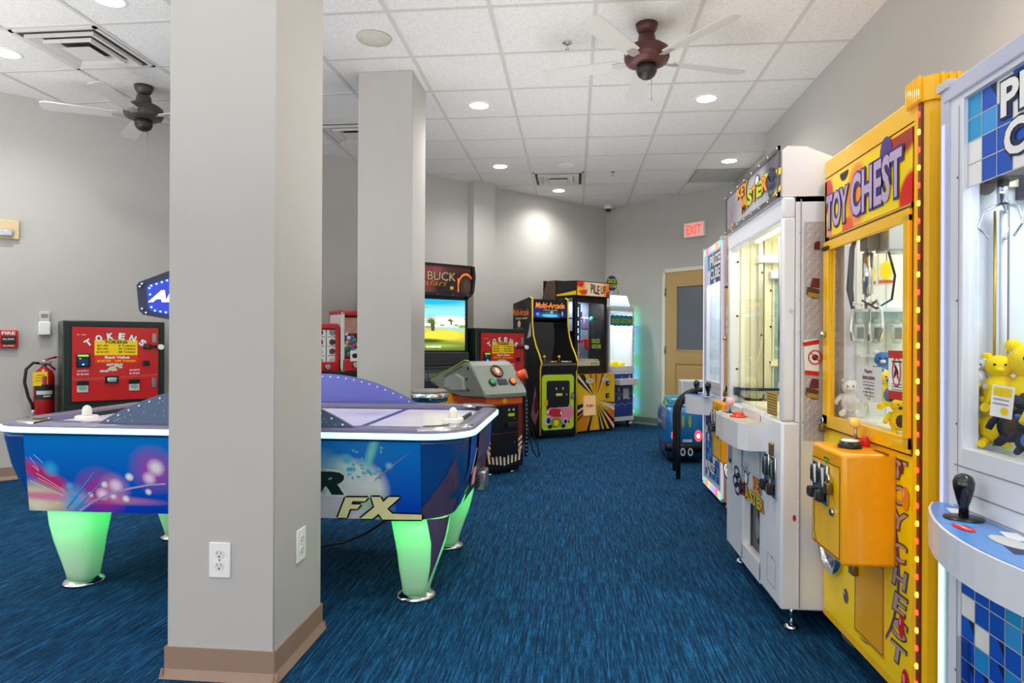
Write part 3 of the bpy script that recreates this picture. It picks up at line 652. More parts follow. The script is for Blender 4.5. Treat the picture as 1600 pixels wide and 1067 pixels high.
for ch, x0_, x1_, y, m in (('M', 1157, 1162, 319, KO), ('A', 1160.5, 1167, 313, KO), ('S', 1166.5, 1174, 307, KG), ('T', 1173.5, 1181, 301, KO), ('E', 1180.5, 1189, 294, KG), ('R', 1188.5, 1198, 286, KO)):
    ptext(b, ch, (x0_, y), (x1_, y - 5), (x0_, y - 12), m, BROWN, .05, .05, .003)
for (x, y) in ((1203, 269), (1209, 276), (1199.5, 282), (1203.5, 295)): b.ringd(pk(x, y), .032, .027, .012, NAVY, .005, 18)
c = pk(1181.5, 279); b.ell(c, .03, .024, WHITEB, .004); b.ringd(c, .033, .027, .006, DARK, .005, 16)
b.poly([pk(1211, 262), pk(1219, 257), pk(1219, 267), pk(1212, 272)], YELP, .004); b.poly([pk(1205, 304), pk(1219, 284), pk(1219, 292), pk(1209, 304)], YELP, .004); b.poly([pk(1192, 270), pk(1199, 266), pk(1194, 280)], YELP, .003)
b.ell(pk(1143, 352), .03, .022, KO, .003)
pk = pk_old
b.done('marquee_sign', T)
for x in (-w2 + .06, w2 - .06):
    for y in (.06, dp - .08): b = B(); foot(b, x, y, zb); b.done('levelling_foot', T)

# ---------------- toy crane machines (yellow)
def toy_chest(loc, lab, full):
    T = thing('claw_machine', lab, 'claw machine', loc, RW)
    w2, dp, zb, zt = .335, .76, .088, 1.775; FR = FRONT(0); pk = picker(T, FR)
    if not full: pk = picker(T0C, FR)
    T_ = T
    def P(*p): return [pk(*q) for q in p]
    d0, d1 = -.315, .305; mzb = 1.487
    gx0, gx1, gz0, gz1 = -.27, .275, .835, 1.435
    b = B()
    b.box(-w2, 0, 1.70, w2, .05, zt, YEL, .006); b.box(-w2, 0, zb, w2, .05, .80, YEL, .004)
    b.box(-w2, 0, .79, gx0 - .018, .022, 1.70, YEL, .004); b.box(gx1 + .018, 0, .79, w2, .05, 1.70, YEL, .004); b.box(-w2, .0, gz1 + .02, w2, .05, 1.71, YEL)
    b.box(-w2, .0, .79, w2, .05, gz0 - .02, YEL)
    b.box(-w2, .05, zb, -w2 + .02, dp, .82, YEL); b.box(w2 - .02, .05, zb, w2, dp, .82, YEL); b.box(-w2, dp - .02, zb, w2, dp, zt, YEL); b.box(-w2, .05, zt - .02, w2, dp, zt, YEL)
    b.box(w2 - .02, .05, .8, w2, dp, zt, YEL); b.box(-w2, .05, 1.6, -w2 + .02, dp, zt, YEL); b.box(-w2, dp - .1, .8, -w2 + .02, dp, 1.7, YEL); b.box(-w2, .06, .8, -w2 + .03, .096, 1.7, mat('lilac white post', '#dfe2f2', .3))
    b.box(-w2 + .02, .05, zb, w2 - .02, dp - .02, zb + .02, YEL)
    b.done('cabinet', T)
    # corner post with cap
    b = B(); post = [(w2 - .02, -.002), (w2 + .012, .0), (w2 + .03, .012), (w2 + .035, .03), (w2 + .035, .12), (w2 - .02, .12)]
    b.at(TOP()); b.prism(post, zb, zt - .01, YEL); cp = b.done('corner_post', T)
    b = B(TOP()); pc = []
    for (x, y) in [(w2 - .05, -.012), (w2 + .018, -.012), (w2 + .045, .016), (w2 + .05, .13), (w2 - .05, .13)]: pc.append((x, y))
    b.prism(pc, zt - .03, zt + .035, YEL)
    for i in range(7): b.box(w2 - .04 + i * .011, -.016, zt - .028, w2 - .034 + i * .011, -.01, zt + .037, YEL, .001)
    for i in range(5): b.box(w2 + .047, .03 + i * .02, zt - .028, w2 + .054, .038 + i * .02, zt + .037, YEL, .001)
    b.done('post_cap', cp)
    b = B(TOP()); b.box(w2 + .004, -.004, zb + .02, w2 + .018, .008, zt - .03, mat('smoked strip cover', '#7a3a18', .3)); st = b.done('light_strip', T)
    n = 34
    hot = mat('red lit bulb', '#ff3020', .4, emit=9, ecol='#ff2414'); am = mat('amber lit bulb', '#ffb030', .4, emit=9, ecol='#ffa428')
    ball = None
    for i in range(n):
        b = B(); b.ball((w2 + .011, -.005, zb + .04 + i * (zt - zb - .1) / (n - 1)), (.006, .005, .008), hot if i % 2 else am, 8); b.done('bulb', st)
    # marquee
    qa = [(-.307, mzb), (.307, mzb), (.307, 1.695), (-.307, 1.695)]
    art = blobs('toy crane marquee art' , '#ffdc00', [((-.31, 0, 1.64), .075, '#d2251c', 4), ((.26, 0, 1.72), .10, '#a8300e', 5), ((.31, 0, 1.50), .085, '#e0180c', 5), ((-.05, 0, 1.59), (.09, .1, .12, 0), '#f58a10', 4), ((-.12, 0, 1.48), .055, '#f04a18', 4), ((-.29, 0, 1.50), .05, '#f0a070', 2)], .2)
    b = B(FR); b.box(qa[0][0], qa[0][1], 0, qa[2][0], qa[2][1], .003, art); b.ell((-.15, 1.69), .035, .03, DARK, .004, 16, PI, 2 * PI); b.ell((.155, 1.665), .038, .05, PURPLE, .0045)
    b.otext('TOY', -.205, 1.575, .19, .125, mat('marquee letter lilac', '#cdb9dd', .3), mat('marquee letter violet edge', '#3a2278', .3), .03, .07, .0, .006)
    b.otext('CHEST', .085, 1.588, .345, .14, mat('marquee letter lilac', ''), mat('marquee letter violet edge', ''), .03, .07, .0, .006)
    b.line([(-.3, 1.478), (.3, 1.478)], .004, DARK, .002)
    b.done('marquee_sign', T)
    # window door
    b = B(FR)
    for q in ((d0, .80, gx0, 1.455), (gx1, .80, d1, 1.455), (d0, 1.455 - .02, d1, 1.47), (d0, .79, d1, gz0)): b.box(q[0], q[1], .0, q[2], q[3], .012, YEL, .002)
    b.line([(d0 - .003, .785), (d0 - .003, 1.472), (d1 + .003, 1.472), (d1 + .003, .785), (d0 - .003, .785)], .004, DARK, .0015); dr = b.done('window_door', T)
    b = B(FR); b.box(gx0 - .004, gz0 - .004, -.006, gx1 + .004, gz1 + .004, -.002, GLASS); b.done('window_glass', dr)
    b = B(FR); b.cyl((d0 + .02, 1.13, .012), (d0 + .02, 1.13, .03), .012, CHROME); b.done('door_lock', dr)
    b = B(FR); b.box(d0 + .005, 1.44, .012, d0 + .06, 1.45, .02, DARK); b.done('door_stay', dr)
    # lower artwork
    b = B(FR); b.box(-.315, zb + .03, 0, .31, .775, .002, YELP)
    violet = mat('violet arc print', '#6a4c6a', .35); lil = mat('lilac letter print', '#b79a94', .35); edge = mat('letter edge print', '#5b3c20', .35)
    arc = []
    for i in range(22):
        a = math.radians(100 - i * 9.2); arc.append((.005 + .245 * math.cos(a), .44 + .30 * math.sin(a)))
    for i in range(len(arc) - 1):
        k = .03 * (1 - i / 24); k2 = .03 * (1 - (i + 1) / 24); c = Vector((.005, .44)); p, q = Vector(arc[i]), Vector(arc[i + 1]); pi_, qi = p + (c - p).normalized() * k, q + (c - q).normalized() * k2
        b.poly([p, q, qi, pi_], violet, .003)
    n_ = 0
    z = .735
    for ch, dx in zip('TOYCHEST', (0, .0, .005, 0, .005, .005, .005, .0)):
        b.text(ch, .245 + dx, z, .098, .062, edge, .05, .15, .0038); b.text(ch, .245 + dx, z, .086, .052, lil, .02, .15, .0046)
        z -= .073 if ch != 'Y' else .09
    for (x, zz, rx, rz_, m) in ((.255, .745, .014, .022, MAROON), (.28, .66, .02, .034, ORANGE), (.262, .295, .016, .034, RED), (.285, .14, .022, .045, RED), (-.12, .235, .018, .024, mat('deep plum print', '#3a2838', .3))):
        b.ell((x, zz), rx, rz_, m, .005); b.ell((x - rx * .3, zz + rz_ * .35), rx * .3, rz_ * .3, PINK, .006)
    b.done('front_artwork', T)
    # prize chute
    b = B(FR @ Matrix.Translation((-.235, .36, 0))); b.lathe([(.088, .002), (.088, .02), (.078, .026), (.068, .02), (.066, .003)], (0, 0), CHROME, 32, False); b.ell((0, 0), .068, .068, mat('chute dark flap', '#26365e', .2, var=.5, scale=20), .003, 28); b.text('PRIZE', .0, -.015, .1, .026, LGREY, .02, .1, .005, -.2); b.ell((.01, .035), .03, .014, RED, .0045); b.ell((-.03, .02), .02, .012, SKY, .0045); b.done('prize_chute', T)
    b = B(FR); b.box(-.05, .15, 0, .165, .43, .006, mat('amber service door', '#e8a800', .3), .003); b.line([(-.04, .16), (.155, .16), (.155, .42), (-.04, .42), (-.04, .16)], .003, BROWN, .0065); sd = b.done('service_door', T)
    def padlock(name, u, v, z, par, s=1):
        b = B(FR @ Matrix.Translation((u, v, z))); b.box(-.018 * s, -.03 * s, 0, .018 * s, .0, .014 * s, PADLOCK, .003); b.tube([(-.011 * s, 0, .007), (-.011 * s, .018 * s, .007), (0, .028 * s, .007), (.011 * s, .018 * s, .007), (.011 * s, 0, .007)], .0035 * s, CHROME, 8); b.done(name, par)
    padlock('padlock', -.035, .37, .008, sd, 1.1); padlock('padlock', d0 + .02, .80, .014, dr)
    # coin box
    cx0, cx1, cz0, cz1, cd = -.02, .23, .447, .775, .153
    b = B(); b.box(cx0, -cd, cz0, cx1, .0, cz1, mat('amber yellow enamel', '#f9ab00', .3, coat=.3), .012, 3); cb = b.done('coin_box', T)
    b = B(FRONT(-cd)); b.line([(cx0 + .015, cz0 + .015), (cx1 - .02, cz0 + .015), (cx1 - .02, cz1 - .045), (cx0 + .015, cz1 - .045), (cx0 + .015, cz0 + .015)], .003, BROWN, .001); b.rect(cx0 + .013, cz0 + .013, cx1 - .02, cz1 - .045, YEL, .0006); b.line([(cx0 + .03, .6), (cx0 + .03, .49), (cx0 + .05, .465)], .004, DARK, .0015); b.ell((cx1 - .07, .588), .012, .012, CHROME, .004); b.cyl((cx1 - .07, .588, 0), (cx1 - .07, .588, .008), .011, CHROME); b.done('cash_door', cb)
    b = B(FRONT(-cd)); coin_mech(b, cx0 + .06, .66, .055, .125, .001); coin_mech(b, cx0 + .125, .66, .055, .125, .001); b.done('coin_mechanism', cb)
    b = B(FRONT(-cd)); b.poly([(cx0 + .1, .748), (cx0 + .16, .748), (cx0 + .13, .718)], LIME, .0015); b.line([(cx0 + .112, .743), (cx0 + .148, .743), (cx0 + .13, .726), (cx0 + .112, .743)], .004, DARK, .002)
    b.done('coin_sticker', cb)
    b = B(FRONT(-cd) @ Matrix.Translation((cx0 + .17, .67, .004))); b.box(-.016, -.03, 0, .016, .004, .016, PADLOCK, .003); b.tube([(-.01, 0, .008), (-.01, .02, .008), (0, .03, .008), (.01, .02, .008), (.01, 0, .008)], .0035, CHROME); b.done('padlock', cb)
    b = B(TOP(cz1)); b.ell((.05, -.06), .022, .03, ORANGE, .001); b.ell((.19, -.03), .05, .008, BROWN, .001); b.ell((.1, -.11), .04, .012, ORANGE, .001); b.lathe([(.034, 0), (.034, .01), (.03, .012), (.029, .02), (.002, .022)], (.11, -.085), BLACK, 26); b.lathe([(.026, .021), (.022, .025), (.002, .026)], (.11, -.085), WHITEB, 24)
    b.done('push_button', cb)
    b = B(); b.ball((.085, -.03, cz1 + .012), (.014, .014, .024), RED); b.done('button_red', cb)
    joystick_ball(cb, (.04, -.04, cz1), mat('cream yellow knob', '#ffd970', .3), .07, .018)
    # casters
    for x in (-w2 + .07, w2 - .07):
        for y in (.09, dp - .09):
            b = B(); b.cyl((x - .014, y, .047), (x + .014, y, .047), .047, mat('grey caster tyre', '#6f7274', .6), seg=24); b.cyl((x - .016, y, .047), (x + .016, y, .047), .02, DARK, seg=16); b.box(x - .024, y - .02, .05, x - .018, y + .02, zb, STEEL); b.box(x + .018, y - .02, .05, x + .024, y + .02, zb, STEEL); b.box(x - .025, y - .025, zb - .008, x + .025, y + .025, zb + .01, STEEL); b.done('caster', T)
    # interior
    inn = mat('white crane interior', '#eceee6', .4, var=.01)
    b = B(); b.box(-w2 + .02, .05, .82, w2 - .02, dp - .02, .83, inn); b.box(-w2 + .02, dp - .035, .83, w2 - .02, dp - .02, 1.74, inn); b.box(w2 - .03, .06, .83, w2 - .02, dp - .03, 1.74, inn); b.box(-w2 + .02, .06, 1.735, w2 - .02, dp - .02, 1.745, inn)
    b.box(-w2 + .012, .096, .83, -w2 + .02, dp - .03, 1.74, inn)
    b.done('interior_lining', T)
    if full:
        IW = RIGHT(-w2 + .021); pi_ = picker(T, IW)
        def R4(b, x0, y0, x1, y1, m, w): (u0, v0), (u1, v1) = pi_(x0, y1), pi_(x1, y0); b.rect(u0, min(v0, v1), u1, max(v0, v1), m, w)
        b = B(IW); z1_ = pi_(1370, 478)[1]; z2_ = pi_(1370, 548)[1]; b.box(.1, z1_ - .012, 0, .6, z1_, .07, WHITE); b.box(.1, z2_ - .01, 0, .6, z2_, .05, WHITE); b.box(.1, z1_ - .05, 0, .6, z1_ - .012, .02, mat('shelf shadow glass', '#a9c4c0', .3)); b.done('display_shelf', T)
        b = B(IW)
        pc_ = mat('poster cream', '#e9e2c4', .5); pr_ = mat('poster red band', '#c65a48', .5)
        for (x0, y0, x1, y1) in ((1347, 395, 1368, 440), (1371, 388, 1396, 438), (1386, 345, 1412, 392)):
            R4(b, x0, y0, x1, y1, pc_, .001); (ua, va) = pi_((x0 + x1) / 2, (y0 + y1) / 2 + 4); b.ell((ua, va), .022, .035, YELP, .002, 12); R4(b, x0 + 1, y1 - 6, x1 - 1, y1 - 1, pr_, .002)
        for x in (1337, 1356, 1384): (ua, va) = pi_(x, 450); b.line([(ua, .84), (ua, 1.7)], .003, LGREY, .001)
        R4(b, 1332, 470, 1418, 474, mat('painted shelf light', '#ffffff', .4), .001); b.done('side_poster', T)  # white strip paints the light along the shelf top
        b = B(); b.cyl((-.25, .3, 1.72), (.28, .3, 1.72), .012, mat('crane tube', '#ffffff', .4, emit=8, ecol='#f4fbff')); b.done('light_tube', T)
        lamp('AREA', 'cabinet_lamp', T, (.02, .3, 1.70), 2.8, (.95, 1, .97), .45, size_y=.35)
        cx, cy, cz = -.115, .15, 1.465
        b = B(); b.box(cx - .035, cy - .05, cz - .06, cx + .06, cy + .07, cz + .07, mat('claw motor box', '#aab4c4', .3, .4), .004); b.box(cx - .05, cy - .095, cz - .05, cx + .0, cy - .05, cz + .09, mat('gear housing', '#5f5a52', .4, .6), .004); b.cyl((cx + .0, cy - .075, cz + .03), (cx + .02, cy - .075, cz + .03), .014, STEEL); b.cyl((cx + .03, cy + .02, cz + .05), (.31, cy + .06, cz + .07), .006, STEEL); b.box(-.29, cy + .0, cz + .1, .3, cy + .015, cz + .112, STEEL); b.box(cx - .01, .06, cz + .085, cx + .01, dp - .05, cz + .1, STEEL); g_ = b.done('claw_carriage', T)
        b = B(); hx = cx - .02; cy = cy - .03; b.cyl((hx, cy - .05, cz), (hx, cy - .05, cz - .06), .012, STEEL); b.cyl((hx, cy - .05, cz - .06), (hx, cy - .05, cz - .2), .017, CHROME, seg=20); b.cyl((hx, cy - .05, cz - .2), (hx, cy - .05, cz - .25), .011, CHROME)
        b.done('claw_solenoid', g_)
        for k, a in enumerate((.2, 2.3, 4.4)):
            c, s_ = math.cos(a), math.sin(a); cy_ = cy - .05; pp = [(hx + .015 * c, cy_ + .015 * s_, cz - .24), (hx + .05 * c, cy_ + .04 * s_, cz - .225), (hx + .085 * c, cy_ + .042 * s_, cz - .26), (hx + .095 * c, cy_ + .045 * s_, cz - .32), (hx + .075 * c, cy_ + .04 * s_, cz - .36)]
            b = B(); b.tube(pp, [.0045, .005, .005, .005, .008], CHROME, 8); b.done('claw_finger', g_)
        b = B(); b.tube([(cx + .01, cy + .0, cz - .045), (cx + .02, cy + .02, cz - .14), (cx + .02, cy + .01, cz - .22), (cx, cy - .03, cz - .25), (hx, cy - .07, cz - .22)], .004, DARK, 8); b.tube([(cx + .02, cy + .03, cz - .045), (cx + .1, cy + .05, cz - .09), (cx + .2, cy + .05, cz - .11), (.29, cy + .05, cz - .11)], .005, GREY, 8); b.tube([(hx - .02, cy - .075, cz + .02), (hx - .03, cy - .09, cz - .04), (hx - .035, cy - .095, cz - .18), (hx - .02, cy - .09, cz - .25)], [.005, .009, .012, .007], DARK, 8); b.done('claw_cable', g_)
        # notices on the glass
        b = B(FRONT(-.003)); q = P((1340, 566), (1380.5, 572), (1381, 629), (1341, 618)); u0, v0, u1, v1 = q[3][0], q[3][1], q[1][0], q[0][1]; b.rect(u0, v0, u1, v1, mat('frosted notice', '#d9dcd8', .4), .001); uc = (u0 + u1) / 2
        b.text('Playing', uc, v1 - .017, .055, .016, MAROON, .02, wz=.002); b.text('Instructions', uc, v1 - .034, .085, .015, MAROON, .02, wz=.002); b.ringd((uc, v1 - .085), .016, .02, .004, mat('compass print', '#b8946a', .5), .002)
        for k in range(4): b.line([(uc - .04 + (k % 2) * .01, v0 + .05 - k * .011), (uc + .04, v0 + .05 - k * .011)], .004, GREY, .002)
        b.line([(uc - .04, v1 - .05), (uc + .04, v1 - .05)], .003, GREY, .002); b.done('instruction_notice', dr)
        b = B(FRONT(-.003)); q = P((1390.5, 542), (1418, 542), (1418, 624), (1391, 617)); u0, v0, u1, v1 = q[3][0], q[3][1], q[1][0], q[0][1]; b.rect(u0, v0, u1, v1, WHITEB, .001); b.rect(u0, v1 - .022, u1, v1, mat('notice red', '#c02a22', .4), .002); b.rect(u0, v0, u1, v0 + .025, mat('notice red', ''), .002); uc, vc = (u0 + u1) / 2, (v0 + v1) / 2 + .01
        b.ringd((uc, vc), .026, .045, .005, mat('notice red', ''), .003); b.line([(uc - .016, vc + .028), (uc + .018, vc - .026)], .005, mat('notice red', ''), .004); b.poly([(uc - .018, vc - .02), (uc + .01, vc + .0), (uc + .004, vc - .022), (uc - .006, vc + .02)], BLACK, .0025)
        for k in range(3): b.line([(uc - .03, v0 + .045 - k * .008), (uc + .03, v0 + .045 - k * .008)], .003, GREY, .002)
        b.line([(uc - .03, v1 - .032), (uc + .03, v1 - .032)], .004, DARK, .002); b.done('warning_notice', dr)
    return T
mat('marquee letter lilac', '#bfa8cc', .3); mat('marquee letter violet edge', '#2e1c6c', .3); mat('notice red', '#c02a22', .4)
T0C = toy_chest((.93, 2.205, 0), 'yellow toy claw machine with red and amber bulb strip, between the white machines', True)
toy_chest((.945, 3.83, 0), 'yellow claw machine mostly hidden behind the tall white key machine', False)
# goods on the shelf of the yellow machine
bottle_m = mat('clear pack plastic', '#c2cfcc', .2, var=.2); M0 = TM[T0C.name]
PIW = picker(T0C, RIGHT(-.275))
for k, x in enumerate((1342, 1369, 1401)):
    u_, v_ = PIW(x, 510); p = M0 @ Vector((-.275, u_, v_)); b = B(Matrix.Rotation(PI / 2, 4, 'Z') @ Matrix.Scale(.55, 4)); b.box(-.035, -.02, -.09, .035, .02, .045, bottle_m, .012); b.box(-.018, -.014, .04, .018, .014, .07, bottle_m, .004); b.at(Matrix.Rotation(PI / 2, 4, 'Z') @ Matrix.Scale(.55, 4) @ FRONT(-.021)); b.rect(-.022, -.06, .022, .015, mat('pack label grey', '#6c7274', .5), .001); b.box(-.002, .07, -.003, .002, .12, .001, LGREY)
    b.done('bottle_keyring', loc=p, rz=RW, label='clear bottle-shaped prize hanging under the shelf of the yellow claw machine, %s' % ['leftmost of the three', 'middle of the three', 'rightmost of the three'][k], cat='prize', group='bottle prizes in the yellow claw machine')
def plush(loc, rz, body, belly, size, lab, par_rot=0, group='plush toys in the claw machines', ear=True, hat=None):
    b = B(); s = size
    b.ball((0, 0, .5 * s), (.34 * s, .3 * s, .42 * s), body, 20); b.ball((0, -.02 * s, 1.05 * s), (.3 * s, .27 * s, .27 * s), body, 20)
    for x in (-1, 1):
        if ear: b.ball((x * .23 * s, 0, 1.28 * s), (.1 * s, .06 * s, .1 * s), belly, 12)
        b.tube([(x * .25 * s, 0, .75 * s), (x * .42 * s, -.08 * s, .6 * s), (x * .5 * s, -.15 * s, .42 * s)], [.1 * s, .09 * s, .08 * s], body, 10)
        b.tube([(x * .15 * s, -.05 * s, .22 * s), (x * .25 * s, -.3 * s, .12 * s), (x * .28 * s, -.45 * s, .12 * s)], [.12 * s, .11 * s, .1 * s], body, 10)
        b.ball((x * .1 * s, -.27 * s, 1.1 * s), .03 * s, BLACK, 8)
    b.ball((0, -.16 * s, .5 * s), (.22 * s, .17 * s, .28 * s), belly, 14); b.ball((0, -.26 * s, .98 * s), (.1 * s, .06 * s, .07 * s), belly, 12)
    o = b.done('plush_bear', loc=loc, rz=rz, label=lab, cat='plush toy', group=group); o.rotation_euler[0] = par_rot
    return o
PY = mat('yellow plush', '#f4d816', .9, bump=.6, scale=160); PBL = mat('blue plush', '#3f74b8', .9, bump=.6, scale=160); PNV = mat('dark navy plush', '#1c2238', .9, bump=.5, scale=160); PWH = mat('white plush', '#dedede', .9, bump=.5, scale=160); PBR = mat('brown plush', '#4a3826', .95, bump=.6, scale=120)
def in_machine(x, y, z): return M0 @ Vector((x, y, z))
def plush_px(px, py, Y, size, rz, body, belly, lab, group, **kw):
    """a bear whose head centre shows at (px, py), standing at world depth Y"""
    p = aty(px, py, Y); return plush((p.x, p.y, p.z - 1.05 * size), rz, body, belly, size, lab, group=group, **kw)
GY = 'plush toys in the yellow claw machine'
plush_px(1381, 556, 2.40, .10, -.5, PBL, PWH, 'blue plush bear behind the notices in the yellow claw machine', GY)
plush_px(1390, 585, 2.28, .10, -.4, PY, PBL, 'yellow plush bear between the two notices in the yellow claw machine', GY)
plush_px(1406, 628, 2.12, .085, -.2, PY, PBR, 'small yellow plush bear at the bottom right of the yellow machine window', GY)
plush_px(1330, 600, 2.48, .10, -.4, PWH, LGREY, 'white plush bear at the left inside the yellow claw machine', GY)
# ---------------- white cube prize machines
cube_white = mat('cube machine white enamel', '#dfe3ec', .25, coat=.25, var=.015)
lilac = mat('lilac lit edge panel', '#c9cdf2', .4, emit=.5, ecol='#c0c6ff')
def checks(b, u0, v0, u1, v1, nx, ny, w, seed):
    r = random.Random(seed); du, dv = (u1 - u0) / nx, (v1 - v0) / ny; P = [BLUE, SKY, WHITEB, BLUE, mat('cyan print', '#2a9fd8', .4), NAVY]
    for i in range(nx):
        for j in range(ny):
            m = P[r.choice((0, 1, 2, 2, 4))] if (i + j) % 2 else P[r.choice((0, 0, 4, 0, 2))]
            b.rect(u0 + i * du + du * .01, v0 + j * dv + dv * .01, u0 + (i + 1) * du * .995, v0 + (j + 1) * dv * .995, m, w) if False else b.rect(u0 + i * du, v0 + j * dv, u0 + (i + 1) * du, v0 + (j + 1) * dv, m, w)
            if m is P[0] and r.random() < .4: b.poly([(u0 + (i + 1) * du, v0 + (j + 1) * dv), (u0 + i * du + du * .5, v0 + (j + 1) * dv), (u0 + (i + 1) * du, v0 + j * dv + dv * .3)], NAVY, w + .0004)
    for i in range(nx + 1): b.line([(u0 + i * du, v0), (u0 + i * du, v1)], .0025, LGREY, w + .0008)
    for j in range(ny + 1): b.line([(u0, v0 + j * dv), (u1, v0 + j * dv)], .0025, LGREY, w + .0008)
def prize_cube(loc, lab, w, h, near):
    T = thing('cube_machine', lab, 'prize machine', loc, RW); w2 = w / 2; dp = .74; FR = FRONT(0); e = .045
    wx0, wx1, wz0, wz1 = -w2 + .085, w2 - .085, (.845 if near else .83), h - .06
    b = B()
    for (x0, x1) in ((-w2 + .03, wx0), (wx1, w2 - .03)): b.box(x0, .0, .06, x1, .04, h - .04, cube_white, .003)
    b.box(wx0, 0, wz1, wx1, .04, h - .04, cube_white, .002); b.box(wx0, 0, .62, wx1, .04, wz0, cube_white, .002); b.box(wx0, 0, .06, wx1, .04, .14, cube_white)
    b.box(wx0, .02, .14, wx1, .04, .62, cube_white)
    b.box(-w2, .04, .05, -w2 + .02, dp, h - .02, cube_white); b.box(w2 - .02, .04, .05, w2, dp, h - .02, cube_white); b.box(-w2, dp - .02, .05, w2, dp, h, cube_white); b.box(-w2, .02, h - .03, w2, dp, h, cube_white, .004); b.box(-w2, .02, .05, w2, dp, .07, cube_white)
    b.box(-w2 + .02, .04, .6, w2 - .02, dp - .02, .63, cube_white)
    b.line if 0 else None
    b.done('cabinet', T)
    # rounded corner profiles
    b = B()
    for s_ in (-1, 1):
        x = s_ * (w2 - .015); b.at(TOP()); b.prism([(x - .018, -.004), (x + .018, -.004), (x + .018, .05), (x - .018, .05)], .05, h - .005, mat('aluminium corner profile', '#c9cce2', .3, .3))
        b.prism([(x - .024, -.012), (x + .024, -.012), (x + .024, .055), (x - .024, .055)], h - .014, h + .008, LGREY)
    b.at(I4); b.box(-w2 + .01, -.007, h - .047, w2 - .01, .03, h - .0035, mat('aluminium corner profile', ''), .004)
    b.done('corner_profile', T)
    b = B(FR)
    if not near:
        cols = ['#7fe0d0', '#ff9a9a', '#ffe080', '#9ad0ff', '#d8a0ff', '#ff8080', '#a0ffc8']
        for i in range(7): b.box(-w2 + .02 + i * (w - .04) / 7, .055, .002, -w2 + .02 + (i + 1) * (w - .04) / 7, .10, .006, mat('lit edge %d' % i, cols[i], .4, emit=.6)); b.box(-w2 + .02 + i * (w - .04) / 7, h - .05, .005, -w2 + .02 + (i + 1) * (w - .04) / 7, h - .012, .009, mat('lit edge %d' % (6 - i), cols[6 - i], .4, emit=.6))
        b.box(-w2 - .003, .07, -.01, -w2 + .012, h - .02, .006, mat('lit edge white', '#f4eaff', .4, emit=.5)); b.box(w2 - .012, .07, -.01, w2 + .003, h - .02, .006, mat('lit edge pink', '#f6e6e6', .4, emit=.35))
    else: b.box(-w2 + .002, .1, .005, -w2 + .022, .56, .008, mat('lit edge mint', '#c8ffe4', .4, emit=.9)); b.box(-w2 + .006, .6, .005, -w2 + .018, h - .1, .007, lilac)
    b.done('light_strip', T)
    b = B(FR)
    for z in ((.80, .74, .70) if near else (.79, .75, .70)): b.line([(wx0 - .03, z), (wx1 + .03, z)], .003, GREY, .001)
    b.line([(wx0 - .015, .07), (wx0 - .015, h - .07)], .002, GREY, .001); 
    for z in (.3, .62, .9, 1.2, 1.5): b.ell((wx0 - .02, z), .003, .003, DARK, .0012, 8)
    b.done('panel_seam', T)
    # inside
    inn = mat('cube interior panel', '#dfe6ea', .35, var=.01); b = B(); b.box(-w2 + .02, .05, wz0 - .03, w2 - .02, dp - .02, wz0 - .015, inn); b.box(-w2 + .02, dp - .035, wz0 - .02, w2 - .02, dp - .02, h - .03, inn); b.box(-w2 + .02, .05, wz0 - .02, -w2 + .03, dp - .02, h - .03, inn); b.box(w2 - .03, .05, wz0 - .02, w2 - .02, dp - .02, h - .03, inn); b.box(-w2 + .02, .05, h - .045, w2 - .02, dp - .02, h - .03, inn)
    b.box(-w2 + .04, dp - .06, 1.46, w2 - .04, dp - .04, 1.53, CREAM); b.done('interior_lining', T)
    if near:
        IW = RIGHT(-w2 + .031); pi_ = picker(T, IW); U = lambda x: pi_(x, 400)[0]; b = B(IW)
        b.box(U(1503), wz0, 0, U(1518), h - .05, .02, mat('lilac side panel', '#c5c8ea', .4)); b.box(U(1518), pi_(1550, 287)[1], 0, U(1618), pi_(1550, 263)[1], .012, CREAM); b.cyl((U(1554), wz0, .03), (U(1554), 1.42, .03), .008, WHITE); b.cyl((U(1545), wz0, .02), (U(1545), 1.42, .02), .003, mat('brass rod', '#c8a040', .3, .8)); b.box(U(1572), wz0, 0, U(1574), 1.45, .006, GREY); b.ell(pi_(1532, 275), .03, .04, mat('taupe disc', '#8c7a78', .5), .013); b.box(U(1585), 1.45, 0, U(1640), h - .05, .03, NAVY)
        b.done('side_wall_fittings', T)
    b = B(); b.cyl((-w2 + .06, .2, h - .06), (w2 - .06, .2, h - .06), .011, mat('crane tube', '')); b.done('light_tube', T)
    lamp('AREA', 'cabinet_lamp', T, (0, .25, h - .075), 3 if near else 4, (.93, .96, 1), .4, size_y=.3)
    b = B(); zc = h - .2; x = .02
    if near: b.at(Matrix.Translation((-.315, .085, h - .26)) @ Matrix.Scale(.55, 4) @ Matrix.Translation((-.02, -.36, -zc)))
    b.box(0, 0, 0, 0, 0, 0, DARK) if 0 else None; b.box(x - .06, .3, zc, x + .06, .42, zc + .12, DARK, .004); b.cyl((x, .36, zc), (x, .36, zc - .1), .022, CHROME); b.box(-.06 if near else -w2 + .04, .35, zc + .1, w2 - .04, .37, zc + .12, DARK)
    for a in (.3, 2.4, 4.5):
        c, s_ = math.cos(a), math.sin(a); b.tube([(x, .36, zc - .1), (x + .07 * c, .36 + .07 * s_, zc - .13), (x + .09 * c, .36 + .09 * s_, zc - .2), (x + .05 * c, .36 + .05 * s_, zc - .25)], .006, CHROME, 8)
    b.done('claw', T)
    b = B(FR); b.box(wx0 - .003, wz0 - .003, -.02, wx1 + .003, wz1 + .003, -.014, GLASS); b.done('window_glass', T)
    b = B(FR)
    ch = .215; checks(b, wx0, wz1 - ch, wx1, wz1, 12 if near else 7, 4, -.012, 5)
    tz = wz1 - .10; tw = .30 if near else .33
    tx = wx0 + (.085 + .17 if near else .23)
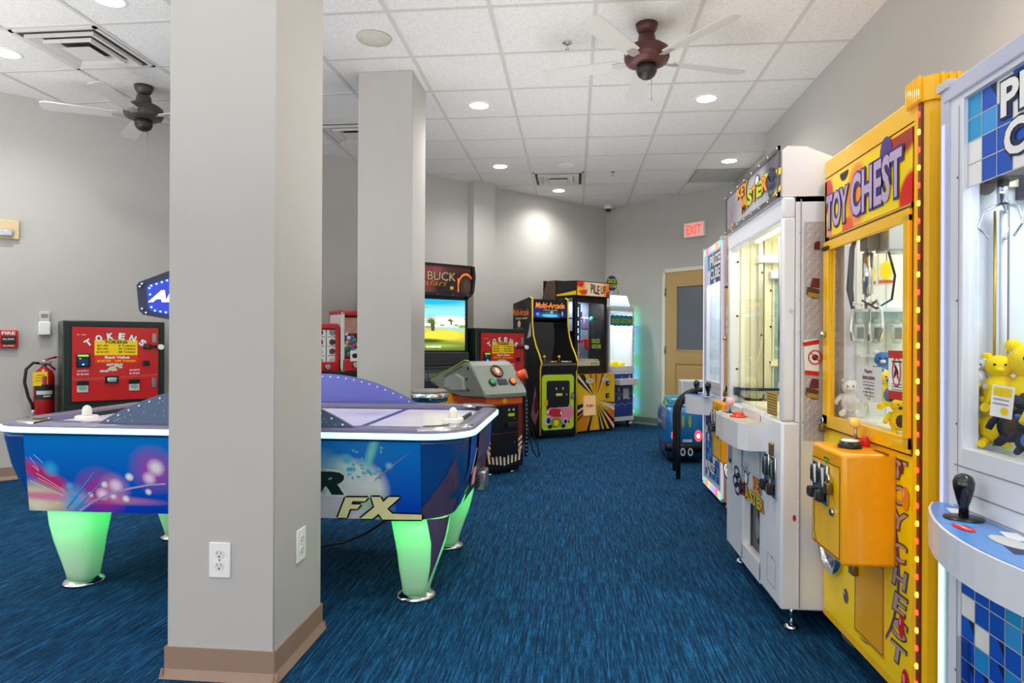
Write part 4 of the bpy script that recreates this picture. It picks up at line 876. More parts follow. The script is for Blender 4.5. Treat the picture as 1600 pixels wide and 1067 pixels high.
    navyo = mat('navy outline print', '#101a48', .35)
    b.otext('PRIZE', tx + .02, tz + .048, tw, .078, WHITEB, navyo, .035, .09, 0, -.0095); b.otext('CUBE', tx + .02, tz - .045, tw * .92, .078, WHITEB, navyo, .035, .09, 0, -.0095)
    b.done('marquee_sign', T)
    # lower artwork
    b = B(FR); b.rect(wx0 + .0, .14, wx1, .60, BLUE, -.018) if False else None
    checks(b, wx0 + .005, .14, wx1 - .005, .60, 12 if near else 7, 9, .0012, 9)
    b.otext('PRIZE', wx0 + .22, .22, .24, .07, WHITEB, mat('navy outline print', ''), .035, .09, .15, .004); b.done('front_artwork', T)
    if near:
        b = B(FR); b.box(wx0 + .015, .10, .004, wx0 + .05, .40, .02, glass('acrylic flap edge', (.8, .8, .85)), .004); b.box(wx0 + .05, .1, .006, wx1 - .1, .40, .012, glass('acrylic flap', (.92, .94, 1), .5)); b.done('prize_flap', T)
    # control shelf, bowed
    zt, zb_ = (.695, .615) if near else (.725, .60); a0, a1 = (-w2 + .005, w2 - .005) if near else (-w2 + .03, w2 - .2); n = 14; bow = .13 if near else .15
    out = [(a0 + (a1 - a0) * i / n, -.025 - bow * math.sin(PI * (i / n)) ** .8) for i in range(n + 1)]; out = [(a0, .0)] + out + [(a1, .0)]
    b = B(TOP()); b.prism(out, zb_, zt, cube_white); sh = b.done('control_shelf', T)
    b = B(TOP(zt)); o2 = [(x * .985, y * .95) for x, y in out]; b.poly(o2, mat('shelf blue print', '#5a8fd0', .3), .001)
    for k, (x, y) in enumerate([(a0 + .07, -.03), (a0 + .17, -.075), (a0 + .27, -.03), (a0 + .36, -.08)]): b.poly([(x, y), (x + .07, y - .02), (x + .07, y + .02), (x + .01, y + .028)], (WHITEB, SKY, WHITEB, NAVY)[k], .0016)
    b.ell((a0 + .25, -.09), .035, .016, RED, .002); b.text('START', a0 + .25, -.09, .045, .01, WHITEB, .02, wz=.003); b.ell((a0 + .35, -.06), .05, .025, LGREY, .002)
    b.done('shelf_artwork', sh)
    jx, jy = (a0 + .17, -.045) if near else (a0 + .12, -.08)
    b = B(TOP(zt)); b.lathe([(.04, .001), (.04, .004), (.012, .006)], (jx, jy), BLACK, 24); b.lathe([(.01, .005), (.01, .03), (.015, .045), (.021, .07), (.022, .085), (.017, .098), (.006, .104), (.001, .105)], (jx, jy), mat('glossy black knob', '#0c0c0e', .15, coat=.5), 24); b.done('joystick', sh)
    if not near:
        b = B(TOP(zt)); b.lathe([(.01, .005), (.01, .03), (.015, .045), (.021, .07), (.022, .085), (.017, .098), (.006, .104), (.001, .105)], (a1 - .06, -.04), mat('glossy black knob', ''), 24); b.done('joystick', sh)
    for x in (-w2 + .06, w2 - .06):
        for y in (.06, dp - .08): b = B(); foot(b, x, y, .05); b.done('levelling_foot', T)
    return T
near_y1 = atx(1472, 500, .93).y
NC = prize_cube((.93, near_y1 - .41, 0), 'large white and blue checked prize cube machine at the right edge, full of yellow plush', .82, 1.745, True)
prize_cube((.975, 4.73, 0), 'white prize cube machine with rainbow lit edges, beyond the white key machine', .62, 1.80, False)
M1 = TM[NC.name]
def inc(x, y, z): return M1 @ Vector((x, y, z))
GN = 'plush toys in the near white machine'
YN = near_y1
def pn(X, Y, z, s, rz, c1, c2, lab): plush((X, Y, z), rz, c1, c2, s, lab, group=GN)
pn(1.075, YN - .11, .88, .165, -.55, PY, PY, 'largest yellow plush bear, at the top of the pile behind the near glass')
pn(1.05, YN - .28, .85, .17, -.6, PY, PWH, 'yellow plush bear with pale muzzle at the right edge of the near window')
pn(.988, YN - .05, .985, .055, -.6, mat('silver plush', '#b4b8c4', .5), PWH, 'silver grey plush bear at the left of the near window')
pn(1.025, YN - .068, .93, .105, -.5, PY, PY, 'yellow plush bear in the middle of the pile behind the near window')
pn(1.012, YN - .07, .845, .09, -.5, PY, PY, 'yellow plush bear low at the left of the near window')
pn(1.005, YN - .15, .86, .09, -.6, PNV, PBR, 'dark navy plush bear in the middle of the near window')
pn(.995, YN - .21, .85, .065, -.5, PNV, PBL, 'small navy plush bear at the bottom right of the near window')
p = Vector((.957, 1.562, .965))
b = B(Matrix.Rotation(-1.2, 4, 'Z') @ Matrix.Rotation(PI / 2, 4, 'X') @ Matrix.Rotation(-.1, 4, 'Z')); b.box(-.025, -.036, 0, .025, .036, .0015, WHITEB); b.rect(-.021, .012, .021, .031, YELP, .002); b.line([(-.02, .004), (.016, .004)], .003, GREY, .002); b.line([(-.02, -.006), (.016, -.006)], .003, GREY, .002); b.ell((.008, -.021), .009, .009, YELP, .002); b.done('hang_tag', loc=p, label='white and yellow card tag hanging on a plush toy in the near white machine', cat='tag')

# ---------------- kiddie ride car and its box, hoop rail
cp = Vector((1.03, 6.47, 0))
T = thing('kiddie_ride_car', 'blue kiddie ride car with two red lit headlights, in front of the tan door', 'kiddie ride', cp, .0)
T.scale = (.68, .82, 1.08)
CB = mat('glossy blue ride plastic', '#1373b8', .2, coat=.5); CD = mat('dark blue ride plastic', '#15325e', .3)
b = B()
def rr(hx, hy, r, z, n=6, cx=0, cy=0):
    P = []
    for (sx, sy, a0) in ((1, 1, 0), (-1, 1, 90), (-1, -1, 180), (1, -1, 270)):
        for i in range(n + 1): a = math.radians(a0 + 90 * i / n); P.append((cx + sx * (hx - r) + r * math.cos(a), cy + sy * (hy - r) + r * math.sin(a), z))
    return P
b.loft([rr(.25, .40, .08, .12), rr(.27, .43, .09, .18), rr(.27, .43, .1, .36), rr(.255, .41, .1, .43), rr(.225, .37, .09, .465)], CB); b.done('car_body', T)
b = B(); b.loft([rr(.24, .38, .06, .03), rr(.25, .39, .06, .06), rr(.25, .39, .06, .12)], CD); b.loft([rr(.285, .05, .04, .10, cy=-.41), rr(.285, .05, .04, .165, cy=-.41)], BLACK); b.done('bumper_base', T)
b = B(); b.loft([rr(.22, .2, .05, .44, cy=.05), rr(.19, .17, .05, .545, cy=.06)], mat('teal ride plastic', '#1a8aa8', .25)); b.box(-.24, -.22, .45, .24, -.17, .485, CB, .012); b.done('cabin', T)
b = B(FRONT(-.14)); b.prism([(.0 + .13 * math.cos(a), .46 + .075 * math.sin(a)) for a in [PI * i / 14 for i in range(15)]], .0, .03, mat('lime ride trim', '#8fc83a', .3)); b.prism([(.1 * math.cos(a), .46 + .05 * math.sin(a)) for a in [PI * i / 14 for i in range(15)]], .03, .035, CD)
for s_ in (-1, 1): b.prism([(s_ * .24, .455), (s_ * .245, .53), (s_ * .19, .48)], 0, .03, LIME)
b.done('windscreen', T)
for s_ in (-1, 1):
    b = B(FRONT(-.425)); c = (s_ * .155, .235)
    for k in range(14): a = 2 * PI * k / 14; b.poly([(c[0] + .035 * math.cos(a - .15), c[1] + .035 * math.sin(a - .15)), (c[0] + .058 * math.cos(a), c[1] + .058 * math.sin(a)), (c[0] + .035 * math.cos(a + .15), c[1] + .035 * math.sin(a + .15))], mat('headlight petal', '#ff9aa0', .3, emit=.6), .012)
    b.prism([(c[0] + .046 * math.cos(a), c[1] + .046 * math.sin(a)) for a in [2 * PI * i / 20 for i in range(20)]], -.01, .01, mat('headlight red', '#e0102a', .3, emit=1.2)); b.ell(c, .02, .02, mat('headlight core', '#ffd0d0', .3, emit=7), .013); b.done('headlight', T)
b = B(FRONT(-.4322))
for x in (-.045, .045): b.prism([(x + .018 * math.cos(a), .355 + .055 * math.sin(a)) for a in [2 * PI * i / 16 for i in range(16)]], 0, .004, mat('lime stripe', '#a9c62c', .3))
for i in range(7): b.poly([(-.05 + i * .018, .178), (-.038 + i * .018, .18), (-.034 + i * .018, .205), (-.046 + i * .018, .202)], WHITEB, .001)
for x in (-.055, .045): b.ringd((x, .1), .034, .034, .01, WHITEB, .038, 20); b.ringd((x, .1), .02, .02, .005, SKY, .039, 16)
b.done('front_decals', T)
p = aty(1089, 620, 7.25)
T = thing('coin_pedestal', 'white box with a round black knob behind the blue kiddie ride car', 'coin box', (p.x, 7.25, 0))
b = B(); b.box(-.16, 0, .1, .2, .22, .70, WHITE, .012); b.box(-.16, -.0, .0, .2, .22, .1, DARK); b.done('housing', T)
b = B(FRONT(0)); b.prism([(-.01 + .026 * math.cos(a), .53 + .026 * math.sin(a)) for a in [2 * PI * i / 20 for i in range(20)]], 0, .02, BLACK); b.done('knob', T)
T = thing('hoop_rail', 'black bent tube rail standing on the carpet by the far prize cube', 'rail', (.844, 5.4, 0))
rail = mat('black foam tube', '#0e0e10', .5)
for (dx, dy, hh) in ((0, 0, .73), (.025, .35, .70)):
    pts = [(dx, dy, 0), (dx, dy, .25), (dx, dy, hh - .21)] + [(dx + .2 - .2 * math.cos(a), dy, hh - .2 + .2 * math.sin(a)) for a in [PI / 2 * i / 6 for i in range(1, 7)]] + [(dx + .45, dy, hh + .005), (dx + .52, dy, hh - .02), (dx + .56, dy, hh - .09), (dx + .56, dy, 0)]
    b = B(); b.tube(pts, .019, rail, 12); b.done('rail_tube', T)
b = B(); b.cyl((.4, .0, .73), (.42, .35, .70), .015, rail); b.done('cross_bar', T)
# ================================================================== air hockey table
T = thing('air_hockey_table', 'blue air hockey table with mint lit rim and glowing green legs, behind the near pillar', 'air hockey table', (-1.445, 3.12, 0))
TBL = T
bodyb = mat('blue table laminate', '#0d4a93', .3, coat=.2); purp = mat('purple plum laminate', '#574a6c', .35); tealr = mat('slate violet rail', '#6f6c8c', .3, coat=.3)
def r2(hx, hy, r, z):
    P = rr(hx, hy, r, z); Q = rr(hx + .03, hy, .09, z); return [q if q[0] < 0 else p for p, q in zip(P, Q)]
b = B(); b.loft([r2(.925, .472, .17, .36), r2(.965, .495, .17, .45), r2(.99, .525, .17, .56), r2(1.0, .552, .17, .68), r2(1.0, .556, .17, .70)], bodyb, smooth=True); b.done('table_body', T)
# plum triangles and end panels
b = B(RIGHT(0)); 
def hx(z): return .925 + (min(z, .56) - .36) * .325 + max(0, z - .56) * .08
def hy(z): return .472 + (z - .36) * .25
SL = Vector((0, -.25, 1)).normalized(); ZS = 1 / SL.z
SF = frame((0, -.4725, .36), (1, 0, 0), SL); pk = picker(T, SF)
for s_ in (-1, 1):
    b = B()
    # corner triangle following the rounded corner
    for t0, t1 in ((5, 15), (15, 27), (27, 40), (40, 52), (52, 64), (64, 77)):
        def cpt(t, z, e=.004):
            a = math.radians(-t); X, Y = hx(z) + e, hy(z) + e + (.012 if .4 < z < .6 else 0) * 0; return (s_ * (X - .17 + .17 * math.cos(a)), -(Y - .17) + .17 * math.sin(a), z)
        hgt = lambda t: .36 + .26 * max(0, 1 - abs(t - 40) / 42)
        for q0, q1 in ((0, .35), (.35, .7), (.7, 1)):
            zz = lambda t, q: .361 + (hgt(t) - .361) * q
            b.face([cpt(t0, zz(t0, q0), .006), cpt(t1, zz(t1, q0), .006), cpt(t1, zz(t1, q1), .006), cpt(t0, zz(t0, q1), .006)], purp)
    b.done('corner_accent', T)
for s_ in (-1, 1):
    b = B()
    pr = [(s_ * (hx(z) + .004), z) for z in (.36, .45, .56, .69)]
    for (y0, y1, m, e) in ((-.34, -.16, BLUE, .003), (-.16, .2, purp, .012), (.2, .36, BLUE, .003)):
        for (x0, z0), (x1, z1) in zip(pr[:-1], pr[1:]):
            b.face([(x0 + s_ * e, y0, z0), (x0 + s_ * e, y1, z0), (x1 + s_ * e, y1, z1), (x1 + s_ * e, y0, z1)], m)
    if s_ > 0:
        for i in range(4): b.box(hx(.5) + .012, -.08, .40 + i * .015, hx(.5) + .02, .06, .406 + i * .015, DARK)
        b.box(.97, .02, .37, 1.02, .14, .47, STEEL, .01); b.face([(1.0, -.3, .52), (1.001, -.29, .52), (1.012, -.2, .62), (1.011, -.21, .62)], WHITEB); b.face([(1.0, -.3, .47), (1.004, -.24, .47), (1.01, -.2, .54), (1.006, -.27, .54)], PINK)
    b.done('end_panel', T)
# front artwork
q = [pk(*p) for p in ((39, 688), (658, 692), (661, 814), (50, 804))]
u0, u1 = -.87, max(.755, 0) ; vtop = .335 * ZS; 
def L3(px, py): u, v = pk(px, py); w_ = SF @ Vector((u, v, 0)); return (w_.x, w_.y, w_.z)
I = []
def bl(px, py, r, c, op, rot=0): I.append((L3(px, py), r if not isinstance(r, tuple) else (r[0], .3, r[1], rot), c, op))
bl(70, 785, (.20, .10), '#e8d8b0', 1.6, .1); bl(60, 790, .08, '#f4ead0', 1.4); bl(75, 752, (.22, .05), '#d0307a', 1.5, .55); bl(110, 783, (.5, .028), '#e890b0', 1.6, .03); bl(160, 775, .13, '#c02a96', 1.1); bl(243, 738, .12, '#b848b8', 1.1); bl(182, 768, .08, '#f0a0d8', .9)
bl(246, 735, .045, '#fff0ff', 1.5); bl(236, 752, .035, '#ffe0ff', 1.5); bl(205, 750, .022, '#ffffff', 1.8); bl(184, 763, .035, '#ffe8ff', 1.5); bl(82, 738, .045, '#38b8f0', 1.2); bl(120, 783, .08, '#50b8f8', 1.1); bl(112, 765, .02, '#50b8f8', 1.5); bl(163, 777, .035, '#ffe8ff', 1.4); bl(200, 784, .02, '#ffffff', 1.6); bl(166, 762, .02, '#ffffff', 1.6); bl(235, 773, .018, '#ffffff', 1.6); bl(180, 780, .02, '#ffffff', 1.4); bl(145, 778, .016, '#ffffff', 1.4)
bl(562, 765, .14, '#eaf4f0', 3); bl(530, 800, .17, '#e2e2e8', 3); bl(490, 800, .22, '#e2e2e8', 3); bl(590, 795, .09, '#a8d8b0', 1.2); bl(540, 745, .10, '#dff0ec', 1.6); bl(544, 719, .03, '#58c8e8', 1.6); bl(583, 705, (.025, .16), '#7fe0d8', 1.3, .35); bl(610, 729, .02, '#7fd0f0', 1.5); bl(551, 735, .02, '#7fd0f0', 1.4); bl(505, 740, .12, '#8ad0dc', 1.2)
art = blobs('air hockey side art', '#0a48b8', I, .25, grad=((.36, '#063cc4'), (.70, '#0a86e0')))
SFB = SF.copy()
b = B(SFB); b.prism([pk(49.5, 803.5), pk(661, 813.5), pk(658.5, 692), pk(38.6, 686)], 0, .004, art)
w = .0055
for (a, c, th, m) in (((108, 800), (150, 743), .006, SKY), ((120, 802), (168, 752), .004, SKY), ((62, 752), (112, 778), .005, PINK), ((60, 745), (105, 772), .0025, WHITEB), ((50, 757), (103, 780), .004, CREAM), ((50, 720), (64, 740), .002, WHITEB), ((56, 716), (70, 729), .002, WHITEB), ((54, 733), (64, 742), .002, WHITEB)):
    b.line([pk(*a), pk(*c)], th, m, w)
cv = [pk(*p) for p in ((128, 804), (150, 788), (175, 777), (205, 768), (235, 762), (262, 760))]; b.line(cv, .009, mat('lavender streak', '#b0a8e0', .3), w)
b.poly([pk(590, 748), pk(586, 754), pk(646, 704)], mat('dusty pink streak', '#b98fb4', .3), w)
for k in range(26):
    r = random.Random(k); b.ell(pk(540 + r.random() * 60, 700 + r.random() * 50), .004 + r.random() * .006, .004 + r.random() * .006, mat('cyan droplet', '#63c4e4', .3), w, 8)
dg = mat('dark green letter', '#0d2f28', .3)
b.otext('AIR', *[(pk(400, 750)[0] + pk(541, 750)[0]) / 2, (pk(522, 738)[1] + pk(522, 774)[1]) / 2], pk(541, 750)[0] - pk(400, 750)[0], abs(pk(522, 738)[1] - pk(522, 774)[1]) * 1.0, dg, WHITEB, .06, .14, .35, w)
ylw = mat('pale yellow letter', '#fffab8', .3)
X_ = lambda x, y: pk(x, y)
Fp = [(543, 778), (578, 778), (573, 784), (554, 784), (552, 789), (567, 789), (561, 796), (550, 796), (545, 810), (531, 810)]
Xp = [(583, 777), (597, 777), (602, 785), (610, 777), (628, 777), (608, 795), (616, 803), (662, 804), (662, 812), (601, 812), (595, 803), (585, 811), (566, 811), (588, 793)]
for Pz in (Fp, Xp):
    V = [pk(*p) for p in Pz]; b.line(V + [V[0]], .014, BLACK, w + .001); b.poly(V, ylw, w + .002)
b.text('WWW.ICEGAME.COM', pk(620, 815)[0], pk(620, 814)[1] + .006, .16, .01, WHITEB, .0, wz=w)
b.done('side_artwork', T)
# rail
lx = lambda P: [(p[0] - .045 if p[0] < 0 else p[0], p[1], p[2]) for p in P]
ro = lambda z, e=0: lx(rr(1.03 - e, .58 - e, .2, z, 8)); ri = lambda z, e=0: rr(.95 + e, .475 + e, .1, z, 8)
b = B(); R = [ro(.700, .02), ro(.703), ro(.738, .0), ro(.745, .012), ri(.748, .012), ri(.742), ri(.70)]
b.loft(R, tealr, cap=False); b.done('top_rail', T)
led = mat('mint rim light', '#d8fff4', .4, emit=1.7, ecol='#8ffbe2')
b = B(); b.loft([ro(.706, -.001), ro(.708, -.007), ro(.727, -.008), ro(.730, -.001)], led, cap=False); b.done('rim_light', T)
surf = blobs('white play surface', '#efecfb', [((-.5, 0, .72), (.5, .3, .3, 0), '#b8bdf0', .5), ((.4, .2, .72), (.3, .2, .2, 0), '#c9c2ee', .7), ((.6, -.2, .72), (.3, .12, .2, 0), '#e9e0f4', .9)], .15)
b = B(); b.box(-.965, -.49, .70, .965, .49, .722, surf); b.at(TOP(.722)); DB = mat('dark blue line', '#1b3f86', .3)
b.rect(.50, -.475, .53, .475, DB); b.rect(-.53, -.475, -.50, .475, DB); b.rect(-.012, -.475, .012, .475, DB); b.ringd((0, 0), .16, .16, .02, DB, .0012)
b.line([(-.93, .46), (.93, .46)], .03, DB, .0014); b.done('play_surface', T)
for s_ in (-1, 1):
    b = B(FRONT(s_ * .475)); b.box(s_ * 0 - .0, 0, 0, .001, .001, .001, DB) if 0 else None
    b = B(); b.box(s_ * .915, -.15, .712, s_ * .93, .15, .742, BLACK); b.done('goal_slot', T)
    for yy in (-1, 1):
        b = B(TOP(.7465)); c = (s_ * .90, yy * .45); n = 12
        P0 = [(s_ * (.83 + .2 * math.cos(a)) * 1.0, yy * (.38 + .2 * math.sin(a))) for a in [PI / 2 * i / n for i in range(n + 1)]]; P1 = [(s_ * (.83 + .085 * math.cos(a)), yy * (.38 + .085 * math.sin(a))) for a in [PI / 2 * i / n for i in range(n + 1)]]
        b.loft([[(p[0] * .995, p[1] * .99, -.006) for p in P0], [(p[0] * .99, p[1] * .985, .004) for p in P0], [(p[0], p[1], .004) for p in P1], [(p[0], p[1], -.01) for p in P1]], CHROME, cap=False, closed=False)
        b.done('corner_plate', T)
# curved puck guards with studs
for yy, nm in ((-1, 0), (1, 1)):
    y = yy * .535; b = B(FRONT(y)); hw, hh = (.555, .165); n = 24
    P = [(-hw + 2 * hw * i / n, .747 + hh * (1 - (-1 + 2 * i / n) ** 2)) for i in range(n + 1)]
    b.prism(P, -.008, .008, mat('slate guard panel', '#5a6c8c', .35) if yy < 0 else mat('periwinkle guard panel', '#6a70c4', .3), side=mat('dark guard edge', '#15224a', .3)); gd = b.done('side_guard', T)
    b = B(FRONT(y - .008)); 
    for i in range(1, n): 
        u, v = P[i]; b.ball((u, max(v - .016, .752), .002), .005, WHITEB, 8)
    if yy < 0:
        r = random.Random(3)
        for _ in range(60):
            u = r.uniform(-.5, .5); v = r.uniform(.755, .747 + hh * (1 - (u / hw) ** 2) - .03) if .747 + hh * (1 - (u / hw) ** 2) - .03 > .756 else None
            if v: b.ell((u, v), .002, .002, WHITEB, .0012, 6)
    b.done('studs', gd)
# overhead sign on the near guard
b = B(); b.cyl((0, -.515, .72), (0, -.515, 1.3), .022, STEEL); b.done('sign_post', T)
sp = picker(T, FRONT(-.56))
pz = [sp(*p) for p in ((216, 449), (213, 457), (217, 488), (222, 494), (258, 503))]; tl = sp(258, 431)
cxs = .0
left = [(-.402, 1.315), (-.41, 1.295), (-.40, 1.215), (-.385, 1.20)]
left = [sp(216, 446), sp(212.5, 451), sp(216.5, 490), sp(223, 497)]
tm = sp(258, 430); slope_t = (tm[1] - left[0][1]) / (tm[0] - left[0][0]); bm_ = sp(258, 503); slope_b = (bm_[1] - left[3][1]) / (bm_[0] - left[3][0])
ptop = (-.20, left[0][1] + slope_t * (-.20 - left[0][0])); pbot = (-.20, left[3][1] + slope_b * (-.20 - left[3][0]))
half = [ptop] + left + [pbot]; SG = half + [(-p[0], p[1]) for p in half[::-1]]
b = B(FRONT(-.56)); b.prism(SG, -.03, 0, NAVY); sg = b.done('overhead_sign', T)
cz_ = (left[1][1] + left[2][1]) / 2
b = B(FRONT(-.56)); sc = lambda p, k: (p[0] * k, cz_ + (p[1] - cz_) * (k - .08)); b.poly([sc(p, .88) for p in SG], mat('lit blue sign face', '#082a9c', .3, emit=.35, ecol='#0a3ae8'), .002); ax = sp(231, 468); b.text('AIR', ax[0] + .085, ax[1], .17, .05, mat('lit white letter', '#ffffff', .4, emit=.5), .06, .35, .004); b.text('FX', .1, ax[1], .12, .05, mat('lit white letter', ''), .06, .35, .004); b.done('sign_face', sg)
b = B(FRONT(-.56)); ring = [sc(p, .84) for p in SG] + [sc(SG[0], .84)]
dots = mat('blue sign bulb', '#80b0ff', .4, emit=6, ecol='#5a90ff')
for a, c in zip(ring[:-1], ring[1:]):
    L = math.hypot(c[0] - a[0], c[1] - a[1]); k = max(1, int(L / .022))
    for i in range(k): f = i / k; b.ball((a[0] + (c[0] - a[0]) * f, a[1] + (c[1] - a[1]) * f, .004), .004, dots, 6)
for p in SG: b.ball((p[0] * .95, cz_ + (p[1] - cz_) * .88, .003), .006, CHROME, 8)
b.done('sign_bulbs', sg)
# legs
glow = bpy.data.materials.new('translucent white leg shell'); glow.use_nodes = True
_n = glow.node_tree.nodes; _l = glow.node_tree.links; _t = _n.new('ShaderNodeBsdfTranslucent'); _t.inputs[0].default_value = (.9, .95, .92, 1); _x = _n.new('ShaderNodeMixShader'); _x.inputs[0].default_value = .4
_n['Principled BSDF'].inputs['Base Color'].default_value = (.8, .84, .82, 1); _n['Principled BSDF'].inputs['Roughness'].default_value = .25
_l.new(_n['Principled BSDF'].outputs[0], _x.inputs[1]); _l.new(_t.outputs[0], _x.inputs[2]); _l.new(_x.outputs[0], _n['Material Output'].inputs[0])
LEGW = .75; glow2 = mat('pale mint leg band', '#d4efdc', .35, emit=.45, ecol='#a4ecc0')
for sx in (-1, 1):
    for sy in (-1, 1):
        cx0 = sx * .78; fy = sy * .35
        b = B(); rings = []; rings2 = []
        for (z, xo, xi, dy) in ((.36, .915, .66, .10), (.28, .905, .675, .095), (.2, .885, .69, .085), (.12, .855, .70, .075), (.06, .835, .71, .065), (.022, .825, .715, .06)):
            c = (xo + xi) / 2; r_ = (xo - xi) / 2; rings.append([(sx * (c + r_ * math.copysign(abs(math.cos(a)) ** .7, math.cos(a))), fy + dy * math.copysign(abs(math.sin(a)) ** .7, math.sin(a)), z) for a in [2 * PI * i / 24 for i in range(24)]])
        b.loft(rings, glow); lg = b.done('leg', T); lamp('POINT', 'leg_lamp', lg, (sx * .785, fy, .325), LEGW, (.02, 1, .14), .03)
        b = B(); 
        def onleg(z, t, e=.004):
            ks = [(.36, .915, .66, .10), (.28, .905, .675, .095), (.2, .885, .69, .085), (.12, .855, .70, .075), (.06, .835, .71, .065), (.022, .825, .715, .06)]
            for k0, k1 in zip(ks[:-1], ks[1:]):
                if k1[0] <= z <= k0[0]: f = (k0[0] - z) / (k0[0] - k1[0]); v = [k0[i] + (k1[i] - k0[i]) * f for i in range(4)]; break
            c = (v[1] + v[2]) / 2; r_ = (v[1] - v[2]) / 2 + e; a = math.radians(t); d = v[3] + e
            return (sx * (c + r_ * math.copysign(abs(math.cos(a)) ** .7, math.cos(a))), fy + d * math.copysign(abs(math.sin(a)) ** .7, math.sin(a)), z)
        for i in range(6):
            t0, t1 = -75 + i * 12, -75 + (i + 1) * 12
            lim = lambda t: .36 - .30 * max(0, 1 - abs(t + 40) / 36)
            n3 = 3
            for j in range(n3):
                za0, za1 = .358 + (lim(t0) - .358) * j / n3, .358 + (lim(t0) - .358) * (j + 1) / n3; zb0, zb1 = .358 + (lim(t1) - .358) * j / n3, .358 + (lim(t1) - .358) * (j + 1) / n3
                if sy < 0 and sx > 0: b.face([onleg(za0, t0), onleg(zb0, t1), onleg(zb1, t1), onleg(za1, t0)], purp)
        if sy < 0 and sx > 0: b.done('leg_accent', lg)
        else: b.bm.free()
        b = B(); b.lathe([(.085, .0), (.088, .008), (.075, .016), (.06, .026), (.05, .03)], (sx * .77, fy), CHROME, 32); b.done('leg_foot', lg)
# mallets
def mallet(px, py, lab):
    p = atz(px, py, .728); t = thing('air_hockey_mallet', lab, 'mallet', (p.x, p.y, .724), 0, 'air hockey mallets'); m = mat('white mallet plastic', '#ecebe6', .3)
    b = B(); b.lathe([(.046, 0), (.049, .006), (.049, .022), (.044, .028), (.026, .026), (.02, .024)], (0, 0), m, 28); b.done('base', t)
    b = B(); b.lathe([(.022, .022), (.02, .034), (.0205, .052), (.016, .066), (.008, .073), (.001, .075)], (0, 0), m, 24); b.done('grip', t)
mallet(137, 663, 'white mallet on the left end of the air hockey table'); mallet(709, 661, 'white mallet on the right end of the air hockey table')
b = B(Matrix.Translation(-Vector(TBL.location))); b.tube([tuple(atz(x, y, z)) for x, y, z in ((604, 816, .30), (575, 835, .15), (540, 850, .02), (508, 856, .01), (470, 862, .008))], .006, BLACK, 8); b.done('power_cord', TBL)
# stool
p = aty(671, 622, 4.3)
T = thing('bar_stool', 'round bar stool with chrome banded seat behind the air hockey table', 'stool', (p.x, 4.3, 0))
b = B(); b.lathe([(.11, .70), (.125, .705), (.128, .755), (.12, .762)], (0, 0), CHROME, 36); b.done('seat_band', T)
b = B(); b.lathe([(.12, .755), (.124, .77), (.10, .782), (.002, .785)], (0, 0), mat('grey vinyl', '#7d7a74', .5), 32); b.done('seat', T)
b = B(); b.cyl((0, 0, .02), (0, 0, .7), .03, CHROME); b.done('pole', T)
b = B(); b.lathe([(.2, 0), (.2, .012), (.05, .03), (.03, .05)], (0, 0), CHROME, 36); b.done('base', T)
